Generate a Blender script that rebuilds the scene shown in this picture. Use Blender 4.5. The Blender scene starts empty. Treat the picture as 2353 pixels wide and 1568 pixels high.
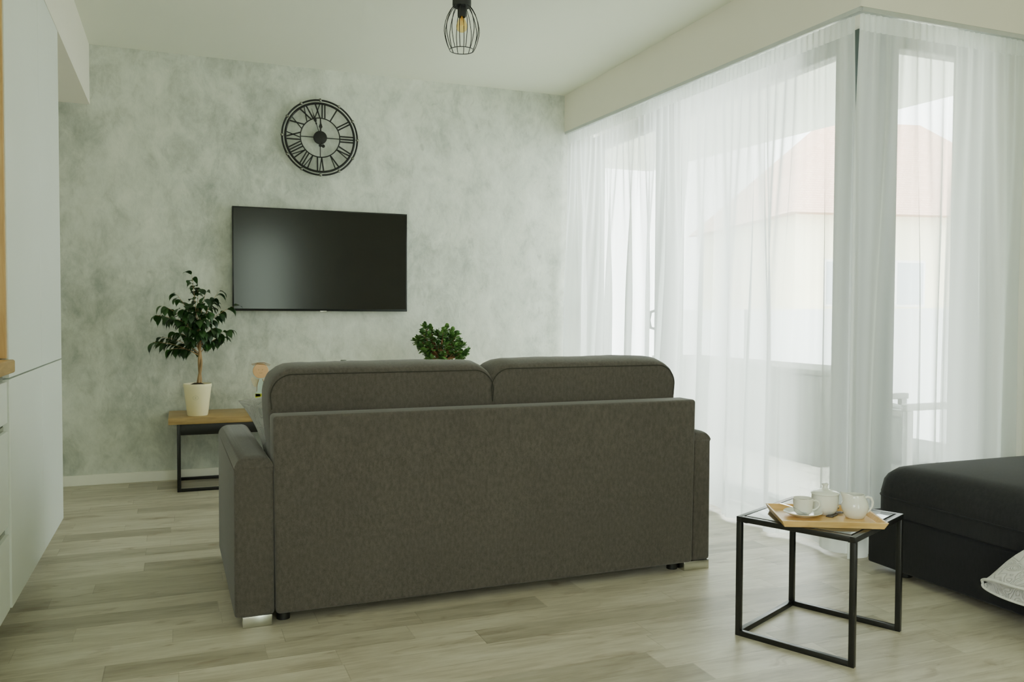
import bpy, bmesh, math, random
from mathutils import Vector, Matrix, Euler, noise
random.seed(7)
PI = math.pi
sc = bpy.context.scene
C = sc.collection

# ------------------------------------------------------------------ helpers
def thing(name, label, cat, loc=(0, 0, 0), rotz=0, group=None):
    o = bpy.data.objects.new(name, None); C.objects.link(o)
    o.empty_display_size = .05
    o.location = loc; o.rotation_euler = (0, 0, rotz)
    o['label'] = label; o['category'] = cat
    if group: o['group'] = group
    return o

def tag(o, label, cat, group=None):
    o['label'] = label; o['category'] = cat
    if group: o['group'] = group
    return o

def obj(name, bm, mat, parent=None, smooth=True, angle=40, label=None):
    me = bpy.data.meshes.new(name)
    bmesh.ops.recalc_face_normals(bm, faces=bm.faces[:]) if name not in NOFIX else None
    bm.to_mesh(me); bm.free()
    o = bpy.data.objects.new(name, me); C.objects.link(o)
    if mat: me.materials.append(mat)
    if smooth:
        me.polygons.foreach_set('use_smooth', [True] * len(me.polygons))
        try: me.set_sharp_from_angle(angle=math.radians(angle))
        except Exception: pass
    if parent: o.parent = parent
    if label: o['label'] = label
    return o
NOFIX = {'curtain'}

def struct(name, bm, mat, parent=None, smooth=False):
    o = obj(name, bm, mat, parent, smooth)
    if not parent: o['kind'] = 'structure'
    return o

def B(): return bmesh.new()

def box(bm, x0, x1, y0, y1, z0, z1, bevel=0, seg=2, M=None):
    t = bmesh.new()
    bmesh.ops.create_cube(t, size=1)
    for v in t.verts:
        v.co = Vector(((x0 + x1) / 2 + v.co.x * (x1 - x0), (y0 + y1) / 2 + v.co.y * (y1 - y0), (z0 + z1) / 2 + v.co.z * (z1 - z0)))
    if bevel:
        bmesh.ops.bevel(t, geom=t.edges[:], offset=bevel, segments=seg, profile=.5, affect='EDGES')
    if M is not None: bmesh.ops.transform(t, matrix=M, verts=t.verts)
    join(bm, t)
    return bm

def join(bm, t):
    me = bpy.data.meshes.new('tmp'); t.to_mesh(me); t.free()
    bm.from_mesh(me); bpy.data.meshes.remove(me)

def tube(bm, pts, r, n=8, closed=False, cap=True):
    """tube through pts; r is a number or list"""
    pts = [Vector(p) for p in pts]; N = len(pts)
    rs = r if isinstance(r, (list, tuple)) else [r] * N
    rings = []
    up = None
    for i, p in enumerate(pts):
        if closed: d = pts[(i + 1) % N] - pts[i - 1]
        elif i == 0: d = pts[1] - p
        elif i == N - 1: d = p - pts[i - 1]
        else: d = pts[i + 1] - pts[i - 1]
        d.normalize()
        if up is None:
            up = Vector((0, 0, 1)) if abs(d.z) < .9 else Vector((1, 0, 0))
        a = d.cross(up)
        if a.length < 1e-4: a = d.cross(Vector((.3, .9, .1)))
        a.normalize(); b = a.cross(d).normalized(); up = b
        rings.append([bm.verts.new(p + (a * math.cos(t) + b * math.sin(t)) * rs[i]) for t in [2 * PI * k / n for k in range(n)]])
    M = N if closed else N - 1
    for i in range(M):
        A, D = rings[i], rings[(i + 1) % N]
        for k in range(n):
            bm.faces.new((A[k], A[(k + 1) % n], D[(k + 1) % n], D[k]))
    if cap and not closed:
        bm.faces.new(rings[0][::-1]); bm.faces.new(rings[-1])
    return bm

def lathe(bm, prof, n=48, c=(0, 0, 0), caps=True, M=None):
    t = bmesh.new()
    rings = []
    for r, z in prof:
        rings.append([t.verts.new((c[0] + r * math.cos(2 * PI * k / n), c[1] + r * math.sin(2 * PI * k / n), c[2] + z)) for k in range(n)])
    for i in range(len(rings) - 1):
        for k in range(n):
            t.faces.new((rings[i][k], rings[i][(k + 1) % n], rings[i + 1][(k + 1) % n], rings[i + 1][k]))
    if caps:
        if prof[0][0] > 1e-5: t.faces.new(rings[0][::-1])
        if prof[-1][0] > 1e-5: t.faces.new(rings[-1])
    bmesh.ops.remove_doubles(t, verts=t.verts, dist=1e-6)
    if M is not None: bmesh.ops.transform(t, matrix=M, verts=t.verts)
    join(bm, t)
    return bm

def smoothstep(a, b, x):
    t = max(0, min(1, (x - a) / (b - a))); return t * t * (3 - 2 * t)

def soft_box(bm, cx, cy, cz, hx, hy, hz, e=5, n=14, puff=(0, 0, 0), seed=0, wob=.004):
    """cushion: rounded super-ellipsoid box with puffed faces"""
    t = bmesh.new()
    bmesh.ops.create_cube(t, size=2)
    bmesh.ops.subdivide_edges(t, edges=t.edges[:], cuts=n, use_grid_fill=True)
    for v in t.verts:
        p = v.co.copy()
        p = Vector([math.sin(c * PI / 2 * .999) * .5 + c * .5 for c in p])
        L = (abs(p.x) ** e + abs(p.y) ** e + abs(p.z) ** e) ** (1 / e)
        p = p / L
        q = Vector((p.x * (1 + puff[0] * (1 - p.y ** 2) * (1 - p.z ** 2)), p.y * (1 + puff[1] * (1 - p.x ** 2) * (1 - p.z ** 2)), p.z * (1 + puff[2] * (1 - p.x ** 2) * (1 - p.y ** 2))))
        w = Vector((cx + q.x * hx, cy + q.y * hy, cz + q.z * hz))
        nn = noise.noise(w * 7 + Vector((seed, 0, 0))) * wob
        w += p.normalized() * nn
        v.co = w
    join(bm, t)
    return bm

# ------------------------------------------------------------------ materials
MATS = {}
def newmat(name):
    m = bpy.data.materials.new(name); m.use_nodes = True
    nt = m.node_tree; nt.nodes.clear()
    out = nt.nodes.new('ShaderNodeOutputMaterial')
    return m, nt, out

def node(nt, t, **kw):
    n = nt.nodes.new(t)
    for k, v in kw.items():
        if k in n.inputs.keys() if isinstance(k, str) else False: n.inputs[k].default_value = v
        else: setattr(n, k, v)
    return n

def mathn(nt, op, a, b=None, c=None):
    n = nt.nodes.new('ShaderNodeMath'); n.operation = op
    for i, v in enumerate((a, b, c)):
        if v is None: continue
        if isinstance(v, (int, float)): n.inputs[i].default_value = v
        else: nt.links.new(v, n.inputs[i])
    return n.outputs[0]

def ramp(nt, fac, stops):
    r = nt.nodes.new('ShaderNodeValToRGB')
    el = r.color_ramp.elements
    while len(el) < len(stops): el.new(.5)
    for e, (p, c) in zip(el, stops):
        e.position = p; e.color = (*c, 1) if len(c) == 3 else c
    if fac is not None: nt.links.new(fac, r.inputs[0])
    return r.outputs[0]

def hexc(r, g, b):
    f = lambda c: (c / 255 / 12.92) if c / 255 <= .04045 else ((c / 255 + .055) / 1.055) ** 2.4
    return (f(r), f(g), f(b))

def mat(name, col, rough=.6, metal=0, spec=.5, coat=0, noise_scale=0, noise_amt=.08, bump=0, bump_scale=60, sheen=0, stretch=None, emit=None):
    if name in MATS: return MATS[name]
    m, nt, out = newmat(name)
    p = nt.nodes.new('ShaderNodeBsdfPrincipled')
    p.inputs['Base Color'].default_value = (*col, 1)
    p.inputs['Roughness'].default_value = rough
    p.inputs['Metallic'].default_value = metal
    p.inputs['Specular IOR Level'].default_value = spec
    p.inputs['Coat Weight'].default_value = coat
    if sheen:
        p.inputs['Sheen Weight'].default_value = sheen
        p.inputs['Sheen Roughness'].default_value = .5
    tc = nt.nodes.new('ShaderNodeTexCoord')
    src = tc.outputs['Object']
    if stretch:
        mp = nt.nodes.new('ShaderNodeMapping'); mp.inputs['Scale'].default_value = stretch
        nt.links.new(src, mp.inputs[0]); src = mp.outputs[0]
    if noise_scale:
        n = nt.nodes.new('ShaderNodeTexNoise'); n.inputs['Scale'].default_value = noise_scale; n.inputs['Detail'].default_value = 4
        nt.links.new(src, n.inputs['Vector'])
        lo = tuple(c * (1 - noise_amt) for c in col); hi = tuple(min(1, c * (1 + noise_amt)) for c in col)
        nt.links.new(ramp(nt, n.outputs['Fac'], [(.3, lo), (.7, hi)]), p.inputs['Base Color'])
    if bump:
        n = nt.nodes.new('ShaderNodeTexNoise'); n.inputs['Scale'].default_value = bump_scale; n.inputs['Detail'].default_value = 5
        nt.links.new(src, n.inputs['Vector'])
        bp = nt.nodes.new('ShaderNodeBump'); bp.inputs['Strength'].default_value = bump; bp.inputs['Distance'].default_value = .004
        nt.links.new(n.outputs['Fac'], bp.inputs['Height']); nt.links.new(bp.outputs[0], p.inputs['Normal'])
    nt.links.new(p.outputs[0], out.inputs[0])
    MATS[name] = m
    return m

def fabric(name, col, scale=700, amt=.25, bump=.3, patch=.1, warp=(1, 1, .35), sheen=.2, rough=.95, tint=None):
    """woven upholstery: fine thread noise stretched along the warp plus broad tonal patches"""
    m, nt, out = newmat(name)
    p = nt.nodes.new('ShaderNodeBsdfPrincipled'); p.inputs['Roughness'].default_value = rough
    p.inputs['Sheen Weight'].default_value = sheen; p.inputs['Sheen Roughness'].default_value = .5
    p.inputs['Specular IOR Level'].default_value = .2
    tc = nt.nodes.new('ShaderNodeTexCoord')
    mp = nt.nodes.new('ShaderNodeMapping'); mp.inputs['Scale'].default_value = warp
    nt.links.new(tc.outputs['Object'], mp.inputs[0])
    n = nt.nodes.new('ShaderNodeTexNoise'); n.inputs['Scale'].default_value = scale; n.inputs['Detail'].default_value = 2
    nt.links.new(mp.outputs[0], n.inputs['Vector'])
    n3 = nt.nodes.new('ShaderNodeTexNoise'); n3.inputs['Scale'].default_value = scale / 5; n3.inputs['Detail'].default_value = 3
    nt.links.new(mp.outputs[0], n3.inputs['Vector'])
    n2 = nt.nodes.new('ShaderNodeTexNoise'); n2.inputs['Scale'].default_value = 3.5; n2.inputs['Detail'].default_value = 4
    nt.links.new(mp.outputs[0], n2.inputs['Vector'])
    f = mathn(nt, 'ADD', mathn(nt, 'MULTIPLY', n.outputs['Fac'], .5), mathn(nt, 'MULTIPLY', n3.outputs['Fac'], .5))
    t = tint or col
    c1 = ramp(nt, f, [(.32, tuple(c * (1 - amt) for c in col)), (.68, tuple(c * (1 + amt) for c in t))])
    mx = nt.nodes.new('ShaderNodeMix'); mx.data_type = 'RGBA'; mx.blend_type = 'MULTIPLY'; mx.inputs[0].default_value = 1
    nt.links.new(c1, mx.inputs[6])
    nt.links.new(ramp(nt, n2.outputs['Fac'], [(.3, (1 - patch,) * 3), (.7, (1 + patch,) * 3)]), mx.inputs[7])
    nt.links.new(mx.outputs[2], p.inputs['Base Color'])
    bp = nt.nodes.new('ShaderNodeBump'); bp.inputs['Strength'].default_value = bump; bp.inputs['Distance'].default_value = .001
    nt.links.new(f, bp.inputs['Height']); nt.links.new(bp.outputs[0], p.inputs['Normal'])
    nt.links.new(p.outputs[0], out.inputs[0])
    return m

def wood(name, c1, c2, scale=9, axis=(1, 12, 12), rough=.45):
    m, nt, out = newmat(name)
    p = nt.nodes.new('ShaderNodeBsdfPrincipled'); p.inputs['Roughness'].default_value = rough
    tc = nt.nodes.new('ShaderNodeTexCoord')
    mp = nt.nodes.new('ShaderNodeMapping'); mp.inputs['Scale'].default_value = axis
    nt.links.new(tc.outputs['Object'], mp.inputs[0])
    n = nt.nodes.new('ShaderNodeTexNoise'); n.inputs['Scale'].default_value = scale; n.inputs['Detail'].default_value = 6
    n.inputs['Distortion'].default_value = .6
    nt.links.new(mp.outputs[0], n.inputs['Vector'])
    col = ramp(nt, n.outputs['Fac'], [(.3, c1), (.7, c2)])
    nt.links.new(col, p.inputs['Base Color'])
    bp = nt.nodes.new('ShaderNodeBump'); bp.inputs['Strength'].default_value = .1; bp.inputs['Distance'].default_value = .001
    nt.links.new(n.outputs['Fac'], bp.inputs['Height']); nt.links.new(bp.outputs[0], p.inputs['Normal'])
    nt.links.new(p.outputs[0], out.inputs[0])
    return m

def plaster_material():
    m, nt, out = newmat('venetian_plaster')
    p = nt.nodes.new('ShaderNodeBsdfPrincipled'); p.inputs['Roughness'].default_value = .75
    tc = nt.nodes.new('ShaderNodeTexCoord')
    def N(scale, sx, det, dist=0, rough=.5, off=0):
        mp = nt.nodes.new('ShaderNodeMapping'); mp.inputs['Scale'].default_value = sx; mp.inputs['Location'].default_value = (off, off, off)
        nt.links.new(tc.outputs['Object'], mp.inputs[0])
        n = nt.nodes.new('ShaderNodeTexNoise'); n.inputs['Scale'].default_value = scale; n.inputs['Detail'].default_value = det
        n.inputs['Distortion'].default_value = dist; n.inputs['Roughness'].default_value = rough
        nt.links.new(mp.outputs[0], n.inputs['Vector']); return n.outputs['Fac']
    big = N(1.3, (1, 1, .8), 3, .3)
    mid = N(5.5, (1.15, 1, .85), 8, .45, .66, 3)
    strokes = N(11, (1.3, 1, .8), 7, .7, .7, 9)
    fine = N(34, (1.2, 1, .8), 8, .8, .7, 5)
    f = mathn(nt, 'ADD', mathn(nt, 'MULTIPLY', big, .30), mathn(nt, 'MULTIPLY', mid, .40))
    f = mathn(nt, 'ADD', f, mathn(nt, 'MULTIPLY', strokes, .22))
    f = mathn(nt, 'ADD', f, mathn(nt, 'MULTIPLY', fine, .08))
    sx = nt.nodes.new('ShaderNodeSeparateXYZ'); nt.links.new(tc.outputs['Object'], sx.inputs[0])
    # tone shifts greyer towards the left, lighter towards the right
    g = mathn(nt, 'MULTIPLY', sx.outputs['X'], .012)
    f = mathn(nt, 'ADD', f, g)
    col = ramp(nt, f, [(.36, PL[0]), (.45, PL[1]), (.52, PL[2]), (.62, PL[3])])
    # small sanded-through dark marks
    sp = N(16, (1.6, 1, .8), 3, 1.0, .5, 14)
    dark = ramp(nt, mathn(nt, 'ADD', mathn(nt, 'MULTIPLY', sp, .7), mathn(nt, 'MULTIPLY', mathn(nt, 'SUBTRACT', 1.0, big), .3)), [(.60, (0, 0, 0)), (.72, (1, 1, 1))])
    mx = nt.nodes.new('ShaderNodeMix'); mx.data_type = 'RGBA'
    nt.links.new(mathn(nt, 'MULTIPLY', dark, .5), mx.inputs[0]); nt.links.new(col, mx.inputs[6]); mx.inputs[7].default_value = (*PL[0], 1)
    nt.links.new(mx.outputs[2], p.inputs['Base Color'])
    h = mathn(nt, 'ADD', mathn(nt, 'MULTIPLY', strokes, .6), mathn(nt, 'MULTIPLY', fine, .5))
    bp = nt.nodes.new('ShaderNodeBump'); bp.inputs['Strength'].default_value = .45; bp.inputs['Distance'].default_value = .006
    nt.links.new(h, bp.inputs['Height']); nt.links.new(bp.outputs[0], p.inputs['Normal'])
    nt.links.new(p.outputs[0], out.inputs[0])
    return m

def floor_material():
    m, nt, out = newmat('oak_look_laminate')
    p = nt.nodes.new('ShaderNodeBsdfPrincipled')
    p.inputs['Roughness'].default_value = .42
    p.inputs['Specular IOR Level'].default_value = .4
    tc = nt.nodes.new('ShaderNodeTexCoord')
    s = nt.nodes.new('ShaderNodeSeparateXYZ'); nt.links.new(tc.outputs['Object'], s.inputs[0])
    X, Y = s.outputs['X'], s.outputs['Y']
    W = .118
    row = mathn(nt, 'FLOOR', mathn(nt, 'DIVIDE', mathn(nt, 'ADD', Y, .035), W))
    wn = nt.nodes.new('ShaderNodeTexWhiteNoise'); wn.noise_dimensions = '1D'; nt.links.new(row, wn.inputs['W'])
    L = .62
    u = mathn(nt, 'ADD', mathn(nt, 'DIVIDE', X, L), mathn(nt, 'MULTIPLY', wn.outputs['Value'], 7.3))
    # uneven strip lengths
    u2 = mathn(nt, 'ADD', u, mathn(nt, 'MULTIPLY', mathn(nt, 'SINE', mathn(nt, 'MULTIPLY', u, 2.1)), .28))
    col = mathn(nt, 'FLOOR', u2)
    cv = nt.nodes.new('ShaderNodeCombineXYZ'); nt.links.new(row, cv.inputs[0]); nt.links.new(col, cv.inputs[1])
    w2 = nt.nodes.new('ShaderNodeTexWhiteNoise'); w2.noise_dimensions = '3D'; nt.links.new(cv.outputs[0], w2.inputs['Vector'])
    rnd = w2.outputs['Value']
    # grain, offset per strip
    cg = nt.nodes.new('ShaderNodeCombineXYZ')
    nt.links.new(mathn(nt, 'ADD', mathn(nt, 'MULTIPLY', X, 1.0), mathn(nt, 'MULTIPLY', rnd, 40)), cg.inputs[0])
    nt.links.new(mathn(nt, 'MULTIPLY', Y, 6.5), cg.inputs[1]); nt.links.new(mathn(nt, 'MULTIPLY', rnd, 9), cg.inputs[2])
    g1 = nt.nodes.new('ShaderNodeTexNoise'); g1.inputs['Scale'].default_value = 1.9; g1.inputs['Detail'].default_value = 7; g1.inputs['Distortion'].default_value = .8
    nt.links.new(cg.outputs[0], g1.inputs['Vector'])
    g2 = nt.nodes.new('ShaderNodeTexNoise'); g2.inputs['Scale'].default_value = 11; g2.inputs['Detail'].default_value = 6; g2.inputs['Roughness'].default_value = .6
    nt.links.new(cg.outputs[0], g2.inputs['Vector'])
    f = mathn(nt, 'ADD', mathn(nt, 'MULTIPLY', g1.outputs['Fac'], .62), mathn(nt, 'MULTIPLY', g2.outputs['Fac'], .38))
    c = ramp(nt, f, [(.33, FL[0]), (.46, FL[1]), (.56, FL[2]), (.70, FL[3])])
    tone = ramp(nt, rnd, [(0, (.72, .71, .69)), (.15, (.79, .78, .76)), (.19, (.93, .93, .92)), (.5, (1.0, 1.0, 1.0)), (.9, (1.07, 1.07, 1.07))])
    mx = nt.nodes.new('ShaderNodeMix'); mx.data_type = 'RGBA'; mx.blend_type = 'MULTIPLY'; mx.inputs[0].default_value = 1
    nt.links.new(c, mx.inputs[6]); nt.links.new(tone, mx.inputs[7])
    # knots: sparse brown smudges stretched along the strip
    kv = nt.nodes.new('ShaderNodeCombineXYZ'); nt.links.new(mathn(nt, 'MULTIPLY', X, 1.0), kv.inputs[0]); nt.links.new(mathn(nt, 'MULTIPLY', Y, 3.2), kv.inputs[1])
    kn = nt.nodes.new('ShaderNodeTexNoise'); kn.inputs['Scale'].default_value = 5.2; kn.inputs['Detail'].default_value = 4; kn.inputs['Distortion'].default_value = 1.2
    nt.links.new(kv.outputs[0], kn.inputs['Vector'])
    kf = ramp(nt, kn.outputs['Fac'], [(.60, (0, 0, 0)), (.74, (1, 1, 1))])
    mk = nt.nodes.new('ShaderNodeMix'); mk.data_type = 'RGBA'
    nt.links.new(mathn(nt, 'MULTIPLY', kf, .55), mk.inputs[0]); nt.links.new(mx.outputs[2], mk.inputs[6]); mk.inputs[7].default_value = (*hexc(132, 114, 92), 1)
    # joints
    fy = mathn(nt, 'FRACT', mathn(nt, 'DIVIDE', mathn(nt, 'ADD', Y, .035), W))
    fx = mathn(nt, 'FRACT', u2)
    j = mathn(nt, 'MAXIMUM', mathn(nt, 'LESS_THAN', fy, .02), mathn(nt, 'LESS_THAN', fx, .005))
    mj = nt.nodes.new('ShaderNodeMix'); mj.data_type = 'RGBA'; mj.blend_type = 'MULTIPLY'
    nt.links.new(mathn(nt, 'MULTIPLY', j, .28), mj.inputs[0]); nt.links.new(mk.outputs[2], mj.inputs[6]); mj.inputs[7].default_value = (.3, .28, .24, 1)
    nt.links.new(mj.outputs[2], p.inputs['Base Color'])
    bp = nt.nodes.new('ShaderNodeBump'); bp.inputs['Strength'].default_value = .08; bp.inputs['Distance'].default_value = .001
    nt.links.new(g2.outputs['Fac'], bp.inputs['Height']); nt.links.new(bp.outputs[0], p.inputs['Normal'])
    nt.links.new(p.outputs[0], out.inputs[0])
    return m

def sheer_material(name, base=.34, col=(.93, .96, .95), gather=False):
    """voile: optical thickness grows where the cloth turns edge-on, as real thin cloth does"""
    m, nt, out = newmat(name)
    lw = nt.nodes.new('ShaderNodeLayerWeight'); lw.inputs[0].default_value = .5
    geo = nt.nodes.new('ShaderNodeNewGeometry')
    dt = nt.nodes.new('ShaderNodeVectorMath'); dt.operation = 'DOT_PRODUCT'
    nt.links.new(geo.outputs['Incoming'], dt.inputs[0]); nt.links.new(geo.outputs['Normal'], dt.inputs[1])
    c = mathn(nt, 'MAXIMUM', mathn(nt, 'ABSOLUTE', dt.outputs['Value']), .2)
    if gather:
        at = nt.nodes.new('ShaderNodeAttribute'); at.attribute_name = 'gather'
        T = mathn(nt, 'POWER', base, mathn(nt, 'DIVIDE', at.outputs['Fac'], c))
    else: T = mathn(nt, 'POWER', base, mathn(nt, 'DIVIDE', 1.0, c))
    dif = nt.nodes.new('ShaderNodeBsdfDiffuse'); dif.inputs[0].default_value = (*col, 1)
    trl = nt.nodes.new('ShaderNodeBsdfTranslucent'); trl.inputs[0].default_value = (*col, 1)
    m1 = nt.nodes.new('ShaderNodeMixShader'); m1.inputs[0].default_value = .52
    nt.links.new(dif.outputs[0], m1.inputs[1]); nt.links.new(trl.outputs[0], m1.inputs[2])
    tr = nt.nodes.new('ShaderNodeBsdfTransparent'); tr.inputs[0].default_value = (1, 1, 1, 1)
    m2 = nt.nodes.new('ShaderNodeMixShader')
    nt.links.new(T, m2.inputs[0]); nt.links.new(m1.outputs[0], m2.inputs[1]); nt.links.new(tr.outputs[0], m2.inputs[2])
    nt.links.new(m2.outputs[0], out.inputs[0])
    return m

def glass_material(name, tint=(.96, .98, .97), refl=.06, rough=0.0):
    m, nt, out = newmat(name)
    tr = nt.nodes.new('ShaderNodeBsdfTransparent'); tr.inputs[0].default_value = (*tint, 1)
    gl = nt.nodes.new('ShaderNodeBsdfGlossy'); gl.inputs['Roughness'].default_value = rough
    mx = nt.nodes.new('ShaderNodeMixShader')
    fr = nt.nodes.new('ShaderNodeLayerWeight'); fr.inputs[0].default_value = .5
    nt.links.new(mathn(nt, 'ADD', mathn(nt, 'MULTIPLY', mathn(nt, 'POWER', fr.outputs['Facing'], 5.0), .6), .03), mx.inputs[0]); nt.links.new(tr.outputs[0], mx.inputs[1]); nt.links.new(gl.outputs[0], mx.inputs[2])
    nt.links.new(mx.outputs[0], out.inputs[0])
    return m

PL = [hexc(150, 154, 146), hexc(182, 187, 177), hexc(204, 208, 197), hexc(222, 225, 214)]
FL = [hexc(160, 151, 133), hexc(182, 174, 156), hexc(194, 187, 169), hexc(208, 202, 186)]

M_plaster = plaster_material()
M_floor = floor_material()
M_white = mat('painted_white_wall', hexc(232, 228, 214), rough=.85, noise_scale=3, noise_amt=.01)
M_ceil = mat('painted_ceiling', hexc(226, 228, 212), rough=.9, noise_scale=2, noise_amt=.01)
M_base = mat('baseboard_white', hexc(238, 238, 226), rough=.5, noise_scale=4, noise_amt=.01)
M_cab = mat('matt_white_lacquer', hexc(224, 229, 222), rough=.45, noise_scale=3, noise_amt=.01)
M_cab2 = mat('white_carcass', hexc(205, 208, 198), rough=.6, noise_scale=3, noise_amt=.01)
M_oak = wood('golden_oak', hexc(172, 134, 78), hexc(200, 164, 104), scale=5, axis=(14, 14, 1.2))
M_oakx = wood('golden_oak_board', hexc(158, 128, 78), hexc(190, 160, 106), scale=5, axis=(1.2, 14, 14))
M_oaky = wood('golden_oak_worktop', hexc(165, 130, 78), hexc(196, 162, 104), scale=5, axis=(14, 1.2, 14))
M_bamboo = wood('bamboo', hexc(210, 166, 98), hexc(230, 192, 126), scale=4, axis=(2, 16, 16), rough=.4)
M_black = mat('black_powder_coat', hexc(20, 20, 19), rough=.33, noise_scale=200, noise_amt=.15, bump=.05, bump_scale=900)
M_blacktop = mat('black_brushed_tabletop', hexc(48, 47, 44), rough=.22, spec=.8, coat=1, noise_scale=60, noise_amt=.1)
M_iron = mat('wrought_iron', hexc(26, 25, 24), rough=.5, metal=.3, noise_scale=120, noise_amt=.2)
M_stud = mat('pewter', hexc(132, 132, 124), rough=.2, metal=1, noise_scale=80)
M_chrome = mat('brushed_chrome', hexc(196, 196, 188), rough=.25, metal=1, noise_scale=40, noise_amt=.03)
M_sofa = fabric('taupe_weave', hexc(82, 77, 72), scale=520, amt=.30, patch=.05, warp=(1, 1, .5))
M_piping = mat('dark_piping', hexc(52, 50, 44), rough=.9, noise_scale=300, noise_amt=.2)
M_bed = fabric('charcoal_corduroy', hexc(40, 40, 43), scale=500, amt=.2, patch=.05, sheen=.08)
M_bedside = fabric('charcoal_weave', hexc(33, 33, 37), scale=600, amt=.22, patch=.05, sheen=.1)
M_porc = mat('white_porcelain', hexc(226, 226, 218), rough=.16, spec=.5, coat=.3, noise_scale=4, noise_amt=.01)
M_steel = mat('polished_steel', hexc(190, 192, 192), rough=.14, metal=1, noise_scale=60, noise_amt=.03)
M_pot = mat('cream_ceramic', hexc(250, 241, 200), rough=.35, noise_scale=6, noise_amt=.01)
M_soil = mat('potting_soil', hexc(62, 50, 36), rough=1, noise_scale=90, noise_amt=.5, bump=.8, bump_scale=120)
M_trunk = mat('pale_bark', hexc(160, 130, 92), rough=.85, noise_scale=50, noise_amt=.35, bump=.6, bump_scale=70, stretch=(1, 1, .3))
M_trunk2 = mat('jade_stem', hexc(120, 86, 54), rough=.8, noise_scale=50, noise_amt=.3)
M_tvbody = mat('glossy_black_plastic', hexc(22, 23, 23), rough=.3, noise_scale=50, noise_amt=.05)
M_screen = mat('television_glass', hexc(20, 21, 18), rough=.16, spec=.34, noise_scale=2, noise_amt=.05)
M_frame = mat('grey_window_frame', hexc(132, 138, 134), rough=.5, noise_scale=8, noise_amt=.02)
M_rail = mat('rail_aluminium', hexc(196, 200, 198), rough=.4, metal=.4, noise_scale=30, noise_amt=.03)
M_sheer = sheer_material('white_voile', .60, gather=True)
M_tape = sheer_material('voile_heading', .35)
M_glass = glass_material('window_glass')
M_bulb = glass_material('amber_glass', tint=(1.0, .86, .52))
M_fil = mat('filament', hexc(222, 178, 110), rough=.4, noise_scale=30)
M_socket = mat('black_bakelite', hexc(20, 21, 21), rough=.55, noise_scale=90, noise_amt=.1)
M_pillow = None

def leaf_material(name, c1, c2, rough=.35, scale=14):
    m, nt, out = newmat(name)
    p = nt.nodes.new('ShaderNodeBsdfPrincipled'); p.inputs['Roughness'].default_value = rough
    tc = nt.nodes.new('ShaderNodeTexCoord')
    n = nt.nodes.new('ShaderNodeTexNoise'); n.inputs['Scale'].default_value = scale; n.inputs['Detail'].default_value = 3
    nt.links.new(tc.outputs['Object'], n.inputs['Vector'])
    nt.links.new(ramp(nt, n.outputs['Fac'], [(.38, c1), (.64, c2)]), p.inputs['Base Color'])
    tl = nt.nodes.new('ShaderNodeBsdfTranslucent'); tl.inputs[0].default_value = (*c2, 1)
    mx = nt.nodes.new('ShaderNodeMixShader'); mx.inputs[0].default_value = .15
    nt.links.new(p.outputs[0], mx.inputs[1]); nt.links.new(tl.outputs[0], mx.inputs[2])
    nt.links.new(mx.outputs[0], out.inputs[0])
    return m
M_ficus = leaf_material('ficus_leaf', hexc(24, 48, 26), hexc(50, 88, 38))
M_jade = leaf_material('jade_leaf', hexc(50, 88, 42), hexc(100, 140, 66), scale=30)

def quilt_material(name, col, scale=9):
    m, nt, out = newmat(name)
    p = nt.nodes.new('ShaderNodeBsdfPrincipled'); p.inputs['Roughness'].default_value = .8
    p.inputs['Base Color'].default_value = (*col, 1); p.inputs['Sheen Weight'].default_value = .3
    tc = nt.nodes.new('ShaderNodeTexCoord')
    n = nt.nodes.new('ShaderNodeTexNoise'); n.inputs['Scale'].default_value = scale; n.inputs['Detail'].default_value = 1; n.inputs['Distortion'].default_value = 1.5
    nt.links.new(tc.outputs['Object'], n.inputs['Vector'])
    w = mathn(nt, 'SINE', mathn(nt, 'MULTIPLY', n.outputs['Fac'], 42))
    l = mathn(nt, 'POWER', mathn(nt, 'ABSOLUTE', w), .4)
    nt.links.new(ramp(nt, l, [(0, tuple(c * .86 for c in col)), (.7, col)]), p.inputs['Base Color'])
    bp = nt.nodes.new('ShaderNodeBump'); bp.inputs['Strength'].default_value = .7; bp.inputs['Distance'].default_value = .006
    nt.links.new(l, bp.inputs['Height']); nt.links.new(bp.outputs[0], p.inputs['Normal'])
    nt.links.new(p.outputs[0], out.inputs[0])
    return m
M_pillow = quilt_material('grey_quilting', hexc(168, 168, 164), 14)
M_quilt = quilt_material('white_quilting', hexc(206, 204, 202), 12)

# ------------------------------------------------------------------ dimensions (metres)
D = 5.563        # feature wall
H = 2.60         # ceiling
XL = -.486       # face of the cabinets and of the soffit over them
XW = -1.10       # left wall
XR = 2.585       # inner face of the bulkhead over the long window
YC = 2.715       # inner face of the bulkhead over the short window
XG, YG = 2.80, 2.90   # glazing planes
XE = 3.60        # right wall by the bed
YB = -1.80       # rear wall

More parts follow.
